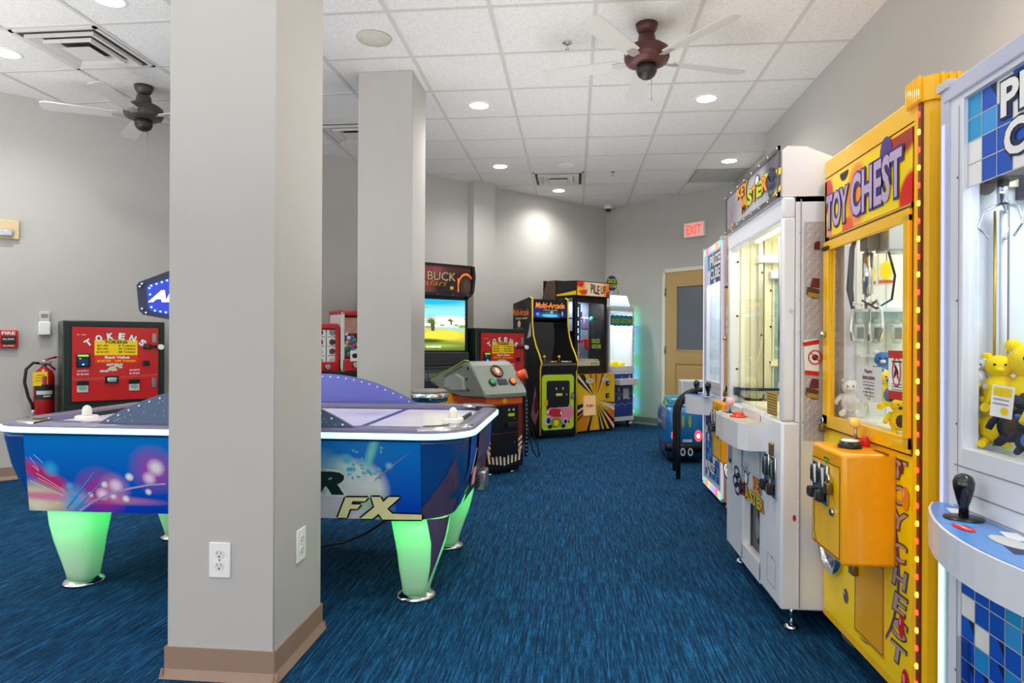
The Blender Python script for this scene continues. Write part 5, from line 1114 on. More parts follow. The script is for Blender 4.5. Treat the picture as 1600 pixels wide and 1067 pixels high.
# ================================================================== machines along the angled wall
def token_machine(loc, rz, lab):
    T = thing('token_machine', lab, 'token machine', loc, rz, 'red token change machines'); w2, dp, h = .35, .42, 1.255
    gm = mat('dark green black laminate', '#1c2a26', .3)
    b = B(); b.box(-w2, 0, .02, w2, dp, h, gm, .008); b.box(-w2 + .03, .03, 0, w2 - .03, dp - .03, .03, BLACK); b.done('cabinet', T)
    b = B(FRONT(0)); x0, x1, z0, z1 = -.29, .30, .63, 1.205
    b.box(x0 - .012, z0 - .012, 0, x1 + .012, z1 + .012, .006, BLACK); b.box(x0, z0, .006, x1, z1, .012, mat('token red panel', '#c81a1c', .3, coat=.3)); w = .0126
    for k, ch in enumerate('TOKENS'):
        a = (k - 2.5) * .24; r = .33; cx, cz = .0 + r * math.sin(a), .83 + r * math.cos(a) * .93
        b.text(ch, cx, cz, .05, .058, DARK, .09, 0, w, -a); b.text(ch, cx, cz, .045, .052, WHITEB, .05, 0, w + .001, -a)
    b.rect(-.145, .985, .15, 1.105, YELP, w); b.rect(-.14, .92, .152, .985, mat('sign orange red', '#e2390e', .4), w)
    b.text('TOKENS', .0, 1.088, .16, .024, BLACK, .04, 0, w + .001)
    for k, (l_, r_) in enumerate((('$1.00', '4 Tokens'), ('$5.00', '20 Tokens'), ('$10.00', '48 Tokens'))):
        z = 1.06 - k * .025; b.text(l_, -.09, z, .075 + .008 * (k == 2), .015, BLACK, .02, 0, w + .001); b.text(r_, .075, z, .12, .015, BLACK, .02, 0, w + .001)
    b.text('Best Value', .01, .968, .17, .022, WHITEB, .03, 0, w + .001); b.text('$20.00', -.08, .94, .09, .017, YELP, .02, 0, w + .001); b.text('100 Tokens', .065, .94, .14, .017, YELP, .02, 0, w + .001)
    rr_ = random.Random(2)
    for k in range(22): b.ell((-.04 + rr_.uniform(-.06, .08), .885 + rr_.uniform(-.028, .028)), .016, .008, mat('coin print', '#c9d2ba', .3), w + k * .0001, 12)
    b.text('ACCEPTS', -.22, .865, .075, .012, WHITEB, .02, 0, w); b.text('$1 $5 $10', -.22, .838, .075, .016, WHITEB, .03, 0, w); b.text('ACCEPTS', .13, .865, .075, .012, WHITEB, .02, 0, w); b.text('$1 $5 $10', .13, .838, .07, .016, WHITEB, .03, 0, w)
    b.text('IN  USE', -.23, 1.145, .06, .008, WHITEB, .01, 0, w); b.done('front_panel', T)
    b = B(FRONT(-.012)); b.box(-.265, .895, 0, -.175, 1.0, .02, BLACK, .006); b.rect(-.255, .975, -.185, .99, mat('green lit strip', '#7ac020', .4, emit=.8), .021); b.rect(-.25, .905, -.19, .965, mat('reader screen', '#12335a', .3), .021); b.ell((-.22, .915), .006, .006, mat('blue indicator', '#7fb8ff', .3, emit=3), .022, 10); b.ell((-.24, .96), .006, .005, WHITEB, .022, 10); b.done('card_reader', T)
    for x in (-.222, .128):
        b = B(FRONT(-.012)); b.box(x - .04, .755, 0, x + .04, .79, .016, BLACK, .004); b.box(x - .036, .70, 0, x + .036, .755, .006, LGREY); b.ell((x, .73), .028, .015, mat('mint note print', '#7fb0a0', .4), .0065); b.done('bill_slot', T)
    b = B(FRONT(-.012)); b.box(-.075, .765, 0, .02, .82, .004, BLACK); b.box(-.06, .77, .004, .005, .81, .03, CHROME, .006); b.done('token_cup', T)
    for zl in (1.085, .72): b = B(FRONT(-.012)); b.box(.255, zl, 0, .285, zl + .075, .01, STEEL, .002); b.done('door_lock', T)
    b = B(FRONT(-.012)); b.box(.19, 1.035, 0, .245, 1.075, .018, BLACK, .004); b.box(.2, 1.04, .018, .235, 1.07, .02, MAROON); b.box(.245, 1.045, .0, .30, 1.065, .02, BLACK); b.cyl((.315, 1.05, .0), (.315, 1.05, .04), .022, WHITEB); b.done('door_latch', T)
    b = B(FRONT(-.012)); b.box(.19, .90, 0, .235, .94, .02, BLACK, .004); b.done('push_button', T)
    return T
def wall_spot(px, offw):
    """floor point on the line parallel to the angled wall, offw into the room, seen at column px"""
    p = on_wall(px, 600, offw, NL); return Vector((p.x, p.y, 0))
A1 = math.atan2(EL.y, EL.x)
pA, pB = wall_spot(98, .46), wall_spot(262, .46)
c = pA + EL * .35; token_machine(c, A1, 'token change machine with red front panel at far left, beside the fire extinguisher')
q = Vector((-.53, 7.29, 0)); e45 = Vector((math.cos(PI / 4 - .01), math.sin(PI / 4 - .01), 0)); token_machine(q - e45 * .35 + Vector((0, 0, 0)), PI / 4 - .01, 'token change machine with red front panel between the safari shooter and the multi game cabinet')

# gumball machines
def capsule_vendor(px0, px1, ztop, zbot, lab, posters):
    p0, p1 = wall_spot(px0, .55), wall_spot(px1, .55); w = (p1 - p0).length; c = (p0 + p1) / 2; T = thing('vending_machine', lab, 'vending machine', c, A1, 'red bulk vending machines'); w2 = w / 2; h = ztop - zbot; d = .3
    rp = mat('red vendor enamel', '#c5161a', .3, coat=.3)
    b = B(); b.box(-w2, 0, ztop - .055, w2, d, ztop, rp, .012); b.box(-w2, 0, zbot, w2, d, zbot + h * .2, rp, .006); b.box(-w2, .0, zbot, -w2 + .03, d, ztop - .02, WHITE if not posters else rp); b.box(w2 - .03, 0, zbot, w2, d, ztop - .02, rp); b.box(-w2, d - .02, zbot, w2, d, ztop, rp); b.done('cabinet', T)
    b = B(FRONT(0)); b.box(-w2 + .03, zbot + h * .2, -.01, w2 - .03, ztop - .055, -.006, GLASS); b.done('window_glass', T)
    r = random.Random(px0)
    if posters:
        b = B(FRONT(.02)); b.box(-w2 + .03, zbot + .03, -.012, w2 - .03, ztop - .06, 0, WHITEB)
        for i in range(2):
            for j in range(4):
                cx, cz = -w2 / 2 + .0 + i * w2, zbot + .1 + j * .09; b.ell((cx + .0, cz), w2 * .25, .03, (GREY, LGREY, MAROON, DARK)[(i + j) % 4], .001); b.line([(cx - w2 * .35, cz - .04), (cx + w2 * .35, cz - .04)], .006, DARK, .001)
        b.line([(0, zbot + .03), (0, ztop - .06)], .008, DARK, .0015); b.done('poster', T)
    else:
        b = B(); cols = [mat('capsule ' + n_, c_, .3) for n_, c_ in (('red', '#d03030'), ('green', '#3fae49'), ('yellow', '#e8c830'), ('blue', '#2f6fd0'), ('orange', '#e87820'), ('white', '#e8e8e8'))]
        for k in range(70): b.ball((r.uniform(-w2 + .06, w2 - .06), .03 + r.random() * .1, zbot + h * .25 + r.random() * h * .36), .022, r.choice(cols), 8)
        o = b.done('capsules', T); o['kind'] = 'stuff'
        b = B(FRONT(.03)); b.rect(-w2 + .04, zbot + h * .62, w2 - .04, ztop - .07, mat('capsule backing print', '#c98a80', .5, var=.4, scale=20)); b.at(FRONT(0)); b.rect(-w2 * .35, zbot + h * .16, w2 - .04, zbot + h * .34, WHITEB, .002); b.ell((-w2 * .0, zbot + h * .25), .03, .025, DARK, .003); b.rect(w2 * .3, zbot + h * .2, w2 * .8, zbot + h * .22, DARK, .003); b.done('price_card', T)
        b = B(); b.box(-w2 - .008, -.006, zbot + .02, -w2 + .012, .01, ztop - .05, mat('cream edge trim', '#efe6d2', .4)); b.done('edge_trim', T)
    b = B(FRONT(0)); b.cyl((0, zbot + h * .1, 0), (0, zbot + h * .1, .03), .025, CHROME); b.box(-.006, zbot + h * .1 - .02, .03, .006, zbot + h * .1 + .02, .045, CHROME); b.done('coin_knob', T)
    return c, w, T
zb1 = on_wall(515, 583, .55).z; zt1 = on_wall(515, 508, .55).z; zt2 = on_wall(545, 487, .55).z
c1, w1, _ = capsule_vendor(492, 530, zt1, zb1, 'shorter red vending machine with black and white sticker cards, right of the near pillar', True)
c2, w2_, _ = capsule_vendor(534, 575, zt2, zb1, 'taller red vending machine full of coloured capsules, beside the slim far pillar', False)
cc = (c1 + c2) / 2; T = thing('vending_stand', 'dark green stand carrying the two red vending machines', 'stand', cc, A1); L = (c2 - c1).length / 2 + .16
b = B(); b.box(-L, .0, zb1 - .07, L, .32, zb1 - .001, mat('dark green black laminate', ''), .006); b.done('stand_top', T)
for x in (-L + .06, 0, L - .06):
    b = B(); b.box(x - .025, .1, .02, x + .025, .2, zb1 - .068, BLACK); b.box(x - .06, .02, 0, x + .06, .3, .022, BLACK, .004); b.done('leg', T)

# ---------------- safari shooter cabinet
R38 = math.radians(42); e38 = Vector((math.cos(R38), math.sin(R38), 0)); rfc = Vector((-1.055, 6.75, 0)); T = thing('shooting_game_cabinet', 'black safari shooting game cabinet with desert scene on its screen', 'arcade machine', rfc - e38 * .45, R38)
w2 = .45; pk = picker(T, FRONT(0))
b = B(RIGHT(0)); 
sideprof = [(-.0, .03), (.0, .80), (.10, .95), (.10, 1.55), (-.02, 1.62), (-.05, 1.78), (-.03, 1.89), (.12, 1.90), (.72, 1.86), (.72, .03)]
for s_ in (-1, 1):
    b = B(RIGHT(0)); b.prism(sideprof, s_ * w2 - (.03 if s_ > 0 else 0), s_ * w2 + (.03 if s_ < 0 else 0), BLACK); b.done('side_panel', T)
b = B(); b.box(-w2 + .03, .12, .03, w2 - .03, .70, 1.86, DARK); b.box(-w2 + .03, .0, 1.86, w2 - .03, .5, 1.885, BLACK, .005); b.box(-w2 + .03, .02, .03, w2 - .03, .12, .60, DARK); b.done('cabinet_body', T)
mqf = frame((0, -.005, 1.60), (1, 0, 0), Vector((0, -.03, 1)).normalized()); pm = picker(T, mqf)
redart = blobs('safari marquee art', '#5a2420', [((-.2, 0, 1.8), .2, '#a03a30', 1.5), ((.1, 0, 1.66), .2, '#2c1a20', 1.6), ((.0, 0, 1.83), .15, '#9a4a50', 1.2), ((.33, 0, 1.72), .15, '#1c1418', 2.2), ((-.1, 0, 1.64), .12, '#7a4636', 1.4)], .15)
b = B(mqf); b.box(-w2 + .035, .0, -.01, w2 - .035, .27, 0, redart); w = .002
b.otext('BIG', -.24, .19, .2, .085, mat('bone letter', '#c9b48a', .4), DARK, .0, .05, .0, w); 
def bt(t, x0, x1, y, hh, m, mo, ww): 
    a, c = pm(x0, y), pm(x1, y); b.otext(t, (a[0] + c[0]) / 2, a[1], c[0] - a[0], hh, m, mo, .0, .05, 0, ww)
bt('BUCK', 667, 711, 431, .085, mat('bone letter', ''), DARK, w)
b.text('Safari', -.04, .10, .34, .06, mat('orange script', '#c07838', .4), .0, .3, w)
c = pm(727, 443); 
for i in range(14):
    a0 = PI * i / 14 - .1; a1_ = PI * (i + 1) / 14 - .1
    b.poly([(c[0] + .1 * math.cos(a0), c[1] - .04 + .14 * math.sin(a0)), (c[0] + .1 * math.cos(a1_), c[1] - .04 + .14 * math.sin(a1_)), (c[0] + .085 * math.cos(a1_), c[1] - .04 + .12 * math.sin(a1_)), (c[0] + .085 * math.cos(a0), c[1] - .04 + .12 * math.sin(a0))], mat('orange glow arch', '#f07020', .4, emit=.5), w)
b.line([(c[0] - .09, .02), (c[0] - .095, .16)], .014, mat('orange glow arch', ''), w); b.ell((c[0], .09), .075, .10, mat('mane brown', '#3c2420', .5), w + .001); b.ell((c[0] + .01, .09), .04, .06, mat('lion brown', '#5c3a30', .5), w + .0015)
b.text('M', pm(705, 450)[0], .055, .035, .035, YELP, .05, 0, w); b.done('marquee_sign', T)
b = B(mqf); b.box(-w2 + .03, -.025, -.01, w2 - .03, .0, .02, BLACK, .004); b.box(-w2 + .03, .27, -.01, w2 - .03, .295, .02, BLACK, .004); 
for i in range(5): b.ell((-.35 + i * .18, -.012), .006, .006, STEEL, .021, 8)
b.done('marquee_frame', T)
# screen, recessed
ps_ = picker(T, FRONT(.115)); s00, s11 = ps_(728, 548), ps_(728, 470.5); sx1 = s00[0]; sx0 = -sx1; sz0, sz1 = s00[1], s11[1]
def scr(c, e=1.0): return mat('screen ' + c, c, .3, emit=e)
b = B(FRONT(.12)); b.box(-w2 + .03, sz0 - .07, -.0, w2 - .03, sz1 + .07, .01, mat('screen bezel', '#17171a', .35)); b.done('screen_bezel', T)
sgrad = blobs('screen landscape', '#7fc8d8', [((0, 0, sz0 + .10), (.9, .5, .16, 0), '#a9a83a', 3.0), ((.15, 0, sz0 + .16), (.35, .5, .07, 0), '#cfc33a', 2.2), ((0, 0, sz0), (.9, .5, .12, 0), '#5c6b2a', 3), ((-.05, 0, sz0 + .1), (.3, .5, .025, 0), '#3c4a1c', 2), ((.1, 0, sz0 + .05), (.4, .5, .03, 0), '#86a040', 1.5), ((-.2, 0, sz0 + .28), (.5, .5, .06, 0), '#f2f0d8', 2), ((.2, 0, sz0 + .30), (.4, .5, .07, 0), '#f0efd4', 2), ((0, 0, sz1), (.7, .5, .09, 0), '#16a8cc', 2.2), ((-.1, 0, sz1 - .08), (.25, .5, .025, 0), '#6fc0a0', 1.5)], .2, emit=.9)
b = B(FRONT(.108)); b.box(sx0, sz0, -.004, sx1, sz1, 0, sgrad); w = .001
def tree(px, py, s):
    x, z = ps_(px, py); 
    for k in range(12): a = PI * (k + .5) / 12; b.poly([(x - .008 * s, z), (x + .11 * s * math.cos(a) , z + .01 + .075 * s * math.sin(a)), (x + .008 * s, z + .01)], scr('#46602a', .8), w + .001 + k * .00005)
    b.poly([(x - .02 * s, z + .02), (x + .02 * s, z + .02), (x + .018 * s, z - .055 * s), (x - .012 * s, z - .055 * s)], scr('#4a4a30', .7), w)
tree(675, 507, 1.3); tree(704, 504, .55)
for (x, y, r_) in ((668, 512, .04), (690, 509, .03), (712, 509, .03), (722, 511, .05), (726, 500, .02)): c = ps_(x, y); b.ell(c, r_, r_ * .35, scr('#8c9440', .8), w)
a_ = ps_(664, 543); c_ = ps_(687, 543); b.text('INSERT 3 COINS', c_[0] - .2, a_[1], .42, .018, scr('#ffffff', 1), .02, 0, w + .002); b.done('screen', T)
b = B(); b.box(-w2 + .03, .02, .86, w2 - .03, .13, 1.0, mat('charcoal bezel plastic', '#2c2c30', .45), .01); b.box(-w2 + .03, -.02, .64, w2 - .03, .13, .86, mat('charcoal bezel plastic', ''), .012); b.done('lower_bezel', T)
b = B(FRONT(-.0205)); c_ = pk(700, 573); b.prism([(-.36, .71), (c_[0] + .02, .71), (c_[0] + .035, .735), (c_[0] + .02, .825), (-.36, .825)], 0, .003, mat('smoke grey plate', '#4c4b50', .35)); b.text('PUMP TO RELOAD', -.1, .768, .46, .05, mat('dim plate letters', '#8e8c86', .4), .02, 0, .0035); b.done('reload_plate', T)
b = B(FRONT(-.0)); b.box(-w2 + .035, .08, 0, w2 - .035, .62, .004, blobs('safari lower art', '#7a0e14', [((.2, 0, .6), .25, '#3a2a34', 2), ((0, 0, .4), .3, '#b00f1c', 1.5)], .3)); b.done('lower_artwork', T)

# ---------------- gun console in front
A45 = math.radians(46); e = Vector((math.cos(A45), math.sin(A45), 0)); rf = Vector((-.44, 5.575, 0)); T = thing('gun_console', 'shooting game console with grey moulded top, orange gun and zebra striped coin door', 'arcade machine', rf - e * .2, A45)
w2 = .2; grey = mat('grey green moulding', '#8d948a', .3, coat=.2); pk = picker(T, FRONT(0))
b = B(); b.box(-w2, 0, .05, w2, .62, .64, mat('orange tiger laminate', '#c8481a', .35, var=.25, scale=18), .004); b.box(-w2 + .02, .02, .02, w2 - .02, .6, .06, BLACK); b.done('pedestal', T)
b = B(FRONT(0)); b.rect(-w2 + .0, .05, w2, .64, mat('tiger dark red', '#7c2414', .35, var=.5, scale=30), .001); b.rect(-w2, .585, w2, .64, mat('bright orange print', '#f0641c', .4), .0015); b.ell((0, .613), .024, .022, YELP, .003); b.rect(-w2 + .0, .05, w2, .15, BLACK, .002)
for i in range(9): x = -.16 + i * .04; b.poly([(x - .008, .07 + .03 * abs(i - 4) / 4), (x + .012, .07 + .03 * abs(i - 4) / 4), (x + .006 + (i - 4) * .004, .14 + .02 * abs(i - 4)), (x - .012 + (i - 4) * .004, .14 + .02 * abs(i - 4))], CREAM, .003)
for i in range(3):
    for s_ in (-1, 1): b.poly([(s_ * .15, .17 + i * .045), (s_ * .195, .2 + i * .045), (s_ * .195, .225 + i * .045), (s_ * .15, .19 + i * .045)], CREAM, .003)
b.done('front_artwork', T)
b = B(FRONT(0)); b.box(-.145, .35, 0, .145, .575, .012, BLACK, .004); b.box(-.145, .155, 0, .145, .345, .012, BLACK, .004); b.box(.01, .385, .012, .12, .43, .03, DARK, .004); b.rect(.03, .48, .1, .505, LIME, .013)
for x in (.04, .09): b.ell((x, .535), .012, .01, LGREY, .013, 10)
b.ell((.1, .46), .008, .008, CHROME, .014, 10); b.ell((.1, .26), .01, .012, CHROME, .014, 10); b.done('coin_door', T)
prof = [(-.03, .645), (-.035, .675), (.0, .71), (.15, .905), (.20, .935), (.26, .94), (.50, .85), (.78, .775), (.80, .745), (.70, .71), (.55, .70), (.42, .66), (.3, .645)]
b = B(RIGHT(0)); b.prism(prof, -w2 - .03, w2 + .03, grey, smooth=False)
bmesh.ops.bevel(b.bm, geom=[e_ for e_ in b.bm.edges if abs(abs(e_.verts[0].co.x) - (w2 + .03)) < 1e-4 and abs(e_.verts[0].co.x - e_.verts[1].co.x) < 1e-4], offset=.025, segments=3, affect='EDGES', profile=.5)
hs = b.done('moulded_top', T)
b = B(LEFT(-w2 - .03)); 
b.prism([(-.30, .67), (-.34, .80), (-.30, .86), (-.20, .84), (-.10, .74), (-.08, .68)], 0, .02, mat('light grey green moulding', '#b0b6ac', .3, coat=.2)) if 0 else None
b.prism([(-.24, .70), (-.26, .80), (-.36, .83), (-.50, .79), (-.52, .72), (-.40, .69)], 0, .025, mat('light grey green moulding', '#b3b8ae', .3, coat=.2))
b.ell((-.2, .88), .012, .014, DARK, .003); b.ell((-.22, .79), .012, .014, DARK, .003); b.ell((-.2, .70), .012, .014, DARK, .003); b.line([(-.28, .90), (-.55, .80)], .02, mat('shadow groove grey', '#5e655c', .4), .002); b.done('side_recess', hs)
b = B(RIGHT(0)); b.tube([(v[0], v[1], -w2 - .02) for v in [(.20, .94), (.26, .946), (.50, .856), (.78, .78)]], .008, mat('lime green trim', '#8fae2c', .35), 8); b.done('green_trim', hs)
slope = Vector((0, .15, .195)).normalized(); cf = frame((0, .0, .715), (1, 0, 0), slope)
b = B(cf); b.lathe([(.062, .0), (.062, .01), (.052, .014), (.05, .006)], (.0, .175), DARK, 28, False); b.ell((0, .175), .05, .05, mat('amber medallion', '#b06a4a', .3, var=.5, scale=30, emit=0), .006, 24); b.ell((.005, .18), .022, .03, CREAM, .008, 12); b.done('medallion', hs)
for x, m in ((-.10, mat('green lit button', '#1f8f5c', .25, emit=.25)), (.12, mat('orange lit button', '#f07a20', .25, emit=.5))):
    b = B(cf); b.lathe([(.036, 0), (.036, .008), (.028, .01)], (x, .065), DARK, 24); b.lathe([(.027, .008), (.026, .016), (.018, .02), (.002, .021)], (x, .065), m, 24); b.done('start_button', hs)
b = B(cf); b.box(-.04, .04, 0, .06, .095, .004, BLACK, .001); b.done('card_slot', hs)
b = B(); b.cyl((.20, .14, .79), (.28, .04, .83), .04, mat('orange gun plastic', '#e8521c', .35), r1=.045, seg=14); b.box(.17, .14, .74, .23, .2, .82, mat('orange gun plastic', ''), .01); b.done('orange_gun', T)
b = B(LEFT(-w2)); b.prism([(-.62, .50), (-.72, .66), (-.60, .73), (-.48, .70), (-.44, .58), (-.34, .56), (-.34, .48)], 0, .012, mat('golden cutout print', '#f2a81c', .4)); b.text('BUCK', -.46, .53, .16, .05, BLACK, .04, .2, .014); b.done('side_cutout', T)
b = B(); 
b.tube([(.21, .1, .68), (.24, .05, .69), (.25, .02, .62), (.24, .0, .4), (.25, .0, .2), (.26, .02, .12)], .014, BLACK, 8)
for i in range(14): b.ball((.235, -.016, .6 - i * .035), .006, LGREY, 6)
b.tube([(.24, .0, .64), (.26, .0, .45), (.38, .0, .2), (.42, .02, .10), (.40, .02, .085), (.34, .02, .16), (.27, .02, .4)], .006, DARK, 8); b.box(.205, .03, .06, .24, .3, .62, BLACK, .004); b.done('gun_cable', T)
b = B(); foot(b, .12, .05, .04); foot(b, -.12, .05, .04); b.done('levelling_foot', T)

# ---------------- multi game cabinet
A36 = math.radians(33); e = Vector((math.cos(A36), math.sin(A36), 0)); lf, rf = Vector((-.392, 7.435, 0)), Vector((.037, 7.708, 0)); w = (rf - lf).length; w2 = w / 2; T = thing('arcade_cabinet', 'black multi game arcade cabinet with yellow edging and lime coin door', 'arcade machine', (lf + rf) / 2, A36)
sp_ = [(0, .04), (0, .80), (-.03, .87), (.03, .97), (.10, 1.06), (.16, 1.18), (.19, 1.32), (.195, 1.62), (.25, 1.64), (.66, 1.58), (.66, .04)]
sideart = blobs('cabinet side art', '#131014', [((0, .45, 1.2), .2, '#4a2a30', 1.5), ((0, .35, 1.0), .15, '#8a3a48', 1.2), ((0, .5, 1.35), .15, '#2a2430', 1.5), ((0, .25, .6), .2, '#3a1418', 1.4), ((0, .3, .35), .12, '#7a4a70', 1.5)], .25)
for s_ in (-1, 1):
    b = B(RIGHT(0)); b.prism(sp_, s_ * w2 - (.018 if s_ > 0 else 0), s_ * w2 + (.018 if s_ < 0 else 0), sideart); sd = b.done('side_panel', T)
    b = B(RIGHT(0)); b.tube([(v[0] - .002, v[1], s_ * (w2 - .009)) for v in sp_[:9]], .0095, mat('yellow edge moulding', '#f2d21a', .35), 8); b.done('edge_moulding', sd)
    if s_ < 0:
        b = B(LEFT(-w2)); b.otext('Multi-Arcade', -.46, 1.47, .40, .085, ORANGE, MAROON, .02, .05, .2, .001, -.04); b.text('VIDEO GAME', -.44, 1.395, .3, .022, CREAM, .02, 0, .001)
        b.ell((-.5, 1.25), .09, .05, mat('muted red print', '#8a3a3a', .4), .001); b.ell((-.5, 1.33), .04, .04, CREAM, .0012); b.poly([(-.3, 1.15), (-.22, 1.35), (-.2, 1.18)], LGREY, .001); b.poly([(-.2, .25), (-.1, .6), (-.02, .3), (-.1, .15)], mat('dusty pink print', '#b07a8c', .4), .001); b.ell((-.08, .38), .05, .1, MAROON, .0015); b.done('side_artwork', sd)
b = B(); i_ = w2 - .018; b.box(-i_, .01, .04, i_, .64, .84, BLACK); b.box(-i_, .38, .84, i_, .64, 1.58, BLACK); b.box(-i_, .21, 1.60, i_, .5, 1.615, BLACK); b.box(-i_, .03, .0, i_, .62, .04, BLACK); b.done('cabinet_body', T)
b = B(); b.loft([[(-i_, .29, .89), (i_, .29, .89), (i_, .285, .885), (-i_, .285, .885)], [(-i_, .36, 1.38), (i_, .36, 1.38), (i_, .355, 1.38), (-i_, .355, 1.38)]], mat('dark screen glass', '#050506', .08, coat=.6), smooth=False); b.done('screen', T)
b = B(RIGHT(0)); b.prism([(-.02, .78), (-.035, .84), (-.02, .865), (.27, .895), (.28, .84), (.02, .78)], -i_, i_, DARK); cpn = b.done('control_panel', T)
b = B(); 
for x in (-.14, .06): b.cyl((x, .09, .878), (x, .09, .93), .005, STEEL, seg=8); b.ball((x, .09, .94), .017, mat('yellow ball knob', '#ecd030', .25), 12)
b.done('joystick', cpn)
for k, (x, m) in enumerate(((-.06, ORANGE), (-.03, YELP), (-.0, ORANGE), (.1, WHITEB), (.13, WHITEB), (.17, WHITEB), (.2, LIME))):
    b = B(TOP(.875)); b.lathe([(.013, 0), (.013, .012), (.009, .015), (.001, .0155)], (x, .06 + .015 * (k % 2)), m, 12); b.done('push_button', cpn)
b = B(FRONT(.2)); b.box(-i_, 1.40, -.02, i_, 1.60, 0, blobs('multi marquee art', '#140f12', [((-.18, .2, 1.45), .1, '#2a3a9a', 2.5), ((.0, .2, 1.42), (.2, .2, .06, 0), '#2a88c0', 3), ((.2, .2, 1.45), .1, '#1a2c70', 2)], .2)); b.otext('Multi-Arcade', 0, 1.545, .40, .07, mat('lit orange letter', '#f08a3a', .4, emit=.5), MAROON, .02, .05, .15, .001); b.text('VIDEO GAME', 0, 1.49, .2, .018, CREAM, .02, 0, .001); b.ell((-.17, 1.44), .02, .02, mat('blue glow', '#5a6af0', .3, emit=1), .001); b.ell((0, 1.425), .11, .018, mat('cyan glow', '#58b8e0', .3, emit=.6), .001); b.ell((.17, 1.45), .01, .03, WHITEB, .001); b.ell((.02, 1.465), .02, .016, CREAM, .0015); b.done('marquee_sign', T)
cdm = mat('lime door frame', '#c8e02c', .35)
def rrect(x0, z0, x1, z1, r, n=5):
    P = []
    for (cx, cz, a0) in ((x1 - r, z1 - r, 0), (x0 + r, z1 - r, 90), (x0 + r, z0 + r, 180), (x1 - r, z0 + r, 270)):
        for i in range(n + 1): a = math.radians(a0 + 90 * i / n); P.append((cx + r * math.cos(a), cz + r * math.sin(a)))
    return P
pk = picker(T, FRONT(0)); dz1 = .735; dz0 = .10
b = B(FRONT(0)); b.rect(-i_, .045, i_, .78, BLACK, -.0)
b.prism(rrect(-.225, dz0, .205, dz1, .045), 0, .006, cdm); b.prism(rrect(-.165, .17, .145, .665, .02), .006, .009, BLACK); w = .0095
b.done('lower_panel', T)
b = B(FRONT(0)); b.box(-.15, .36, .009, .13, .65, .016, mat('coin door black', '#19191b', .4), .003)
for x in (-.04, .05): b.ell((x, .575), .01, .016, LGREY, .017, 10)
b.rect(-.045, .49, .04, .52, mat('pale lime plate', '#d8e070', .4), .017); b.ell((.1, .505), .01, .012, CHROME, .018, 10); b.done('coin_door', T)
b = B(FRONT(-.009)); w = .001; pkk = mat('cabinet pink print', '#e8879a', .35); rd = mat('cabinet red print', '#c22c40', .35)
b.ell((.1, .30), .10, .10, pkk, w, 20); b.ell((.06, .345), .09, .07, LGREY, w + .0003, 20, 0, PI); b.poly([(-.17, .26), (-.165, .33), (-.12, .36), (.04, .35), (.15, .3), (.15, .2), (.0, .17), (-.1, .2)], pkk, w + .0006); b.poly([(-.16, .29), (-.1, .345), (.0, .34), (.06, .3), (.02, .245), (-.08, .25)], rd, w + .001)
b.ell((-.15, .21), .05, .055, LGREY, w + .0012); b.ell((-.14, .21), .028, .035, NAVY, w + .0015); b.ell((.09, .19), .035, .045, LGREY, w + .0012); b.ell((.09, .19), .02, .026, DARK, w + .0015); b.ell((-.04, .185), .075, .055, mat('olive print', '#7c9a1c', .4), w + .0014); b.ell((-.035, .18), .035, .035, YELP, w + .0018); b.ell((-.12, .14), .03, .022, DARK, w + .002); b.ell((.06, .14), .03, .022, DARK, w + .002); b.ell((-.17, .415), .03, .04, mat('golden print', '#d8a820', .4), w + .001); b.ell((-.15, .31), .012, .022, WHITEB, w + .002); b.ell((.03, .29), .012, .022, WHITEB, w + .002); b.done('cartoon_car_artwork', T)
b = B(FRONT(-.006) @ Matrix.Translation((.185, .50, 0))); b.box(-.02, -.045, 0, .02, .0, .016, STEEL, .003); b.tube([(-.012, 0, .008), (-.012, .03, .008), (0, .042, .008), (.012, .03, .008), (.012, 0, .008)], .004, CHROME); b.done('padlock', T)

# ---------------- stacking game (yellow starburst)
A43 = math.radians(43); e = Vector((math.cos(A43), math.sin(A43), 0)); bk = Vector((-math.sin(A43), math.cos(A43), 0)); T = thing('stacker_machine', 'black stacking prize machine with flame marquee and yellow starburst base', 'prize machine', Vector((.41, 8.34, 0)) - e * .275, A43)
w2 = .275; br = mat('brown hood laminate', '#5c4632', .45)
b = B(); 
for q in ((-w2, .0, -w2 + .05, .05), (w2 - .05, 0, w2, .05)): b.box(q[0], q[1], .76, q[2], q[3], 1.66, BLACK, .004)
b.box(-w2, 0, .72, w2, .05, .82, BLACK, .004); b.box(-w2, 0, 1.60, w2, .05, 1.67, BLACK); b.box(-w2, .05, .76, w2, .6, .79, BLACK); b.box(-w2, .34, .76, -w2 + .03, .6, 1.67, BLACK); b.box(w2 - .03, .05, .76, w2, .6, 1.67, BLACK); b.box(-w2, .58, .76, w2, .6, 1.9, BLACK); b.box(-w2, .0, 1.65, w2, .6, 1.68, BLACK); b.box(-w2, .05, .76, -w2 + .03, .34, 1.25, BLACK)
b.done('upper_cabinet', T)
b = B(); b.loft([[(-w2, -.03, 1.67), (w2 + .01, -.03, 1.67), (w2 + .01, .35, 1.67), (-w2 - .0, .35, 1.67)], [(-w2 + .0, -.03, 1.86), (w2 + .01, -.03, 1.86), (w2 + .01, .35, 1.88), (-w2 + .0, .35, 1.88)]], BLACK, smooth=False); b.loft([[(-w2 - .01, .35, 1.55), (w2, .35, 1.55), (w2, .66, 1.55), (-w2 - .01, .66, 1.55)], [(-w2 - .01, .35, 1.89), (w2, .35, 1.89), (w2, .6, 1.89), (-w2 - .01, .52, 1.89)]], br, smooth=False); hd = b.done('hood', T)
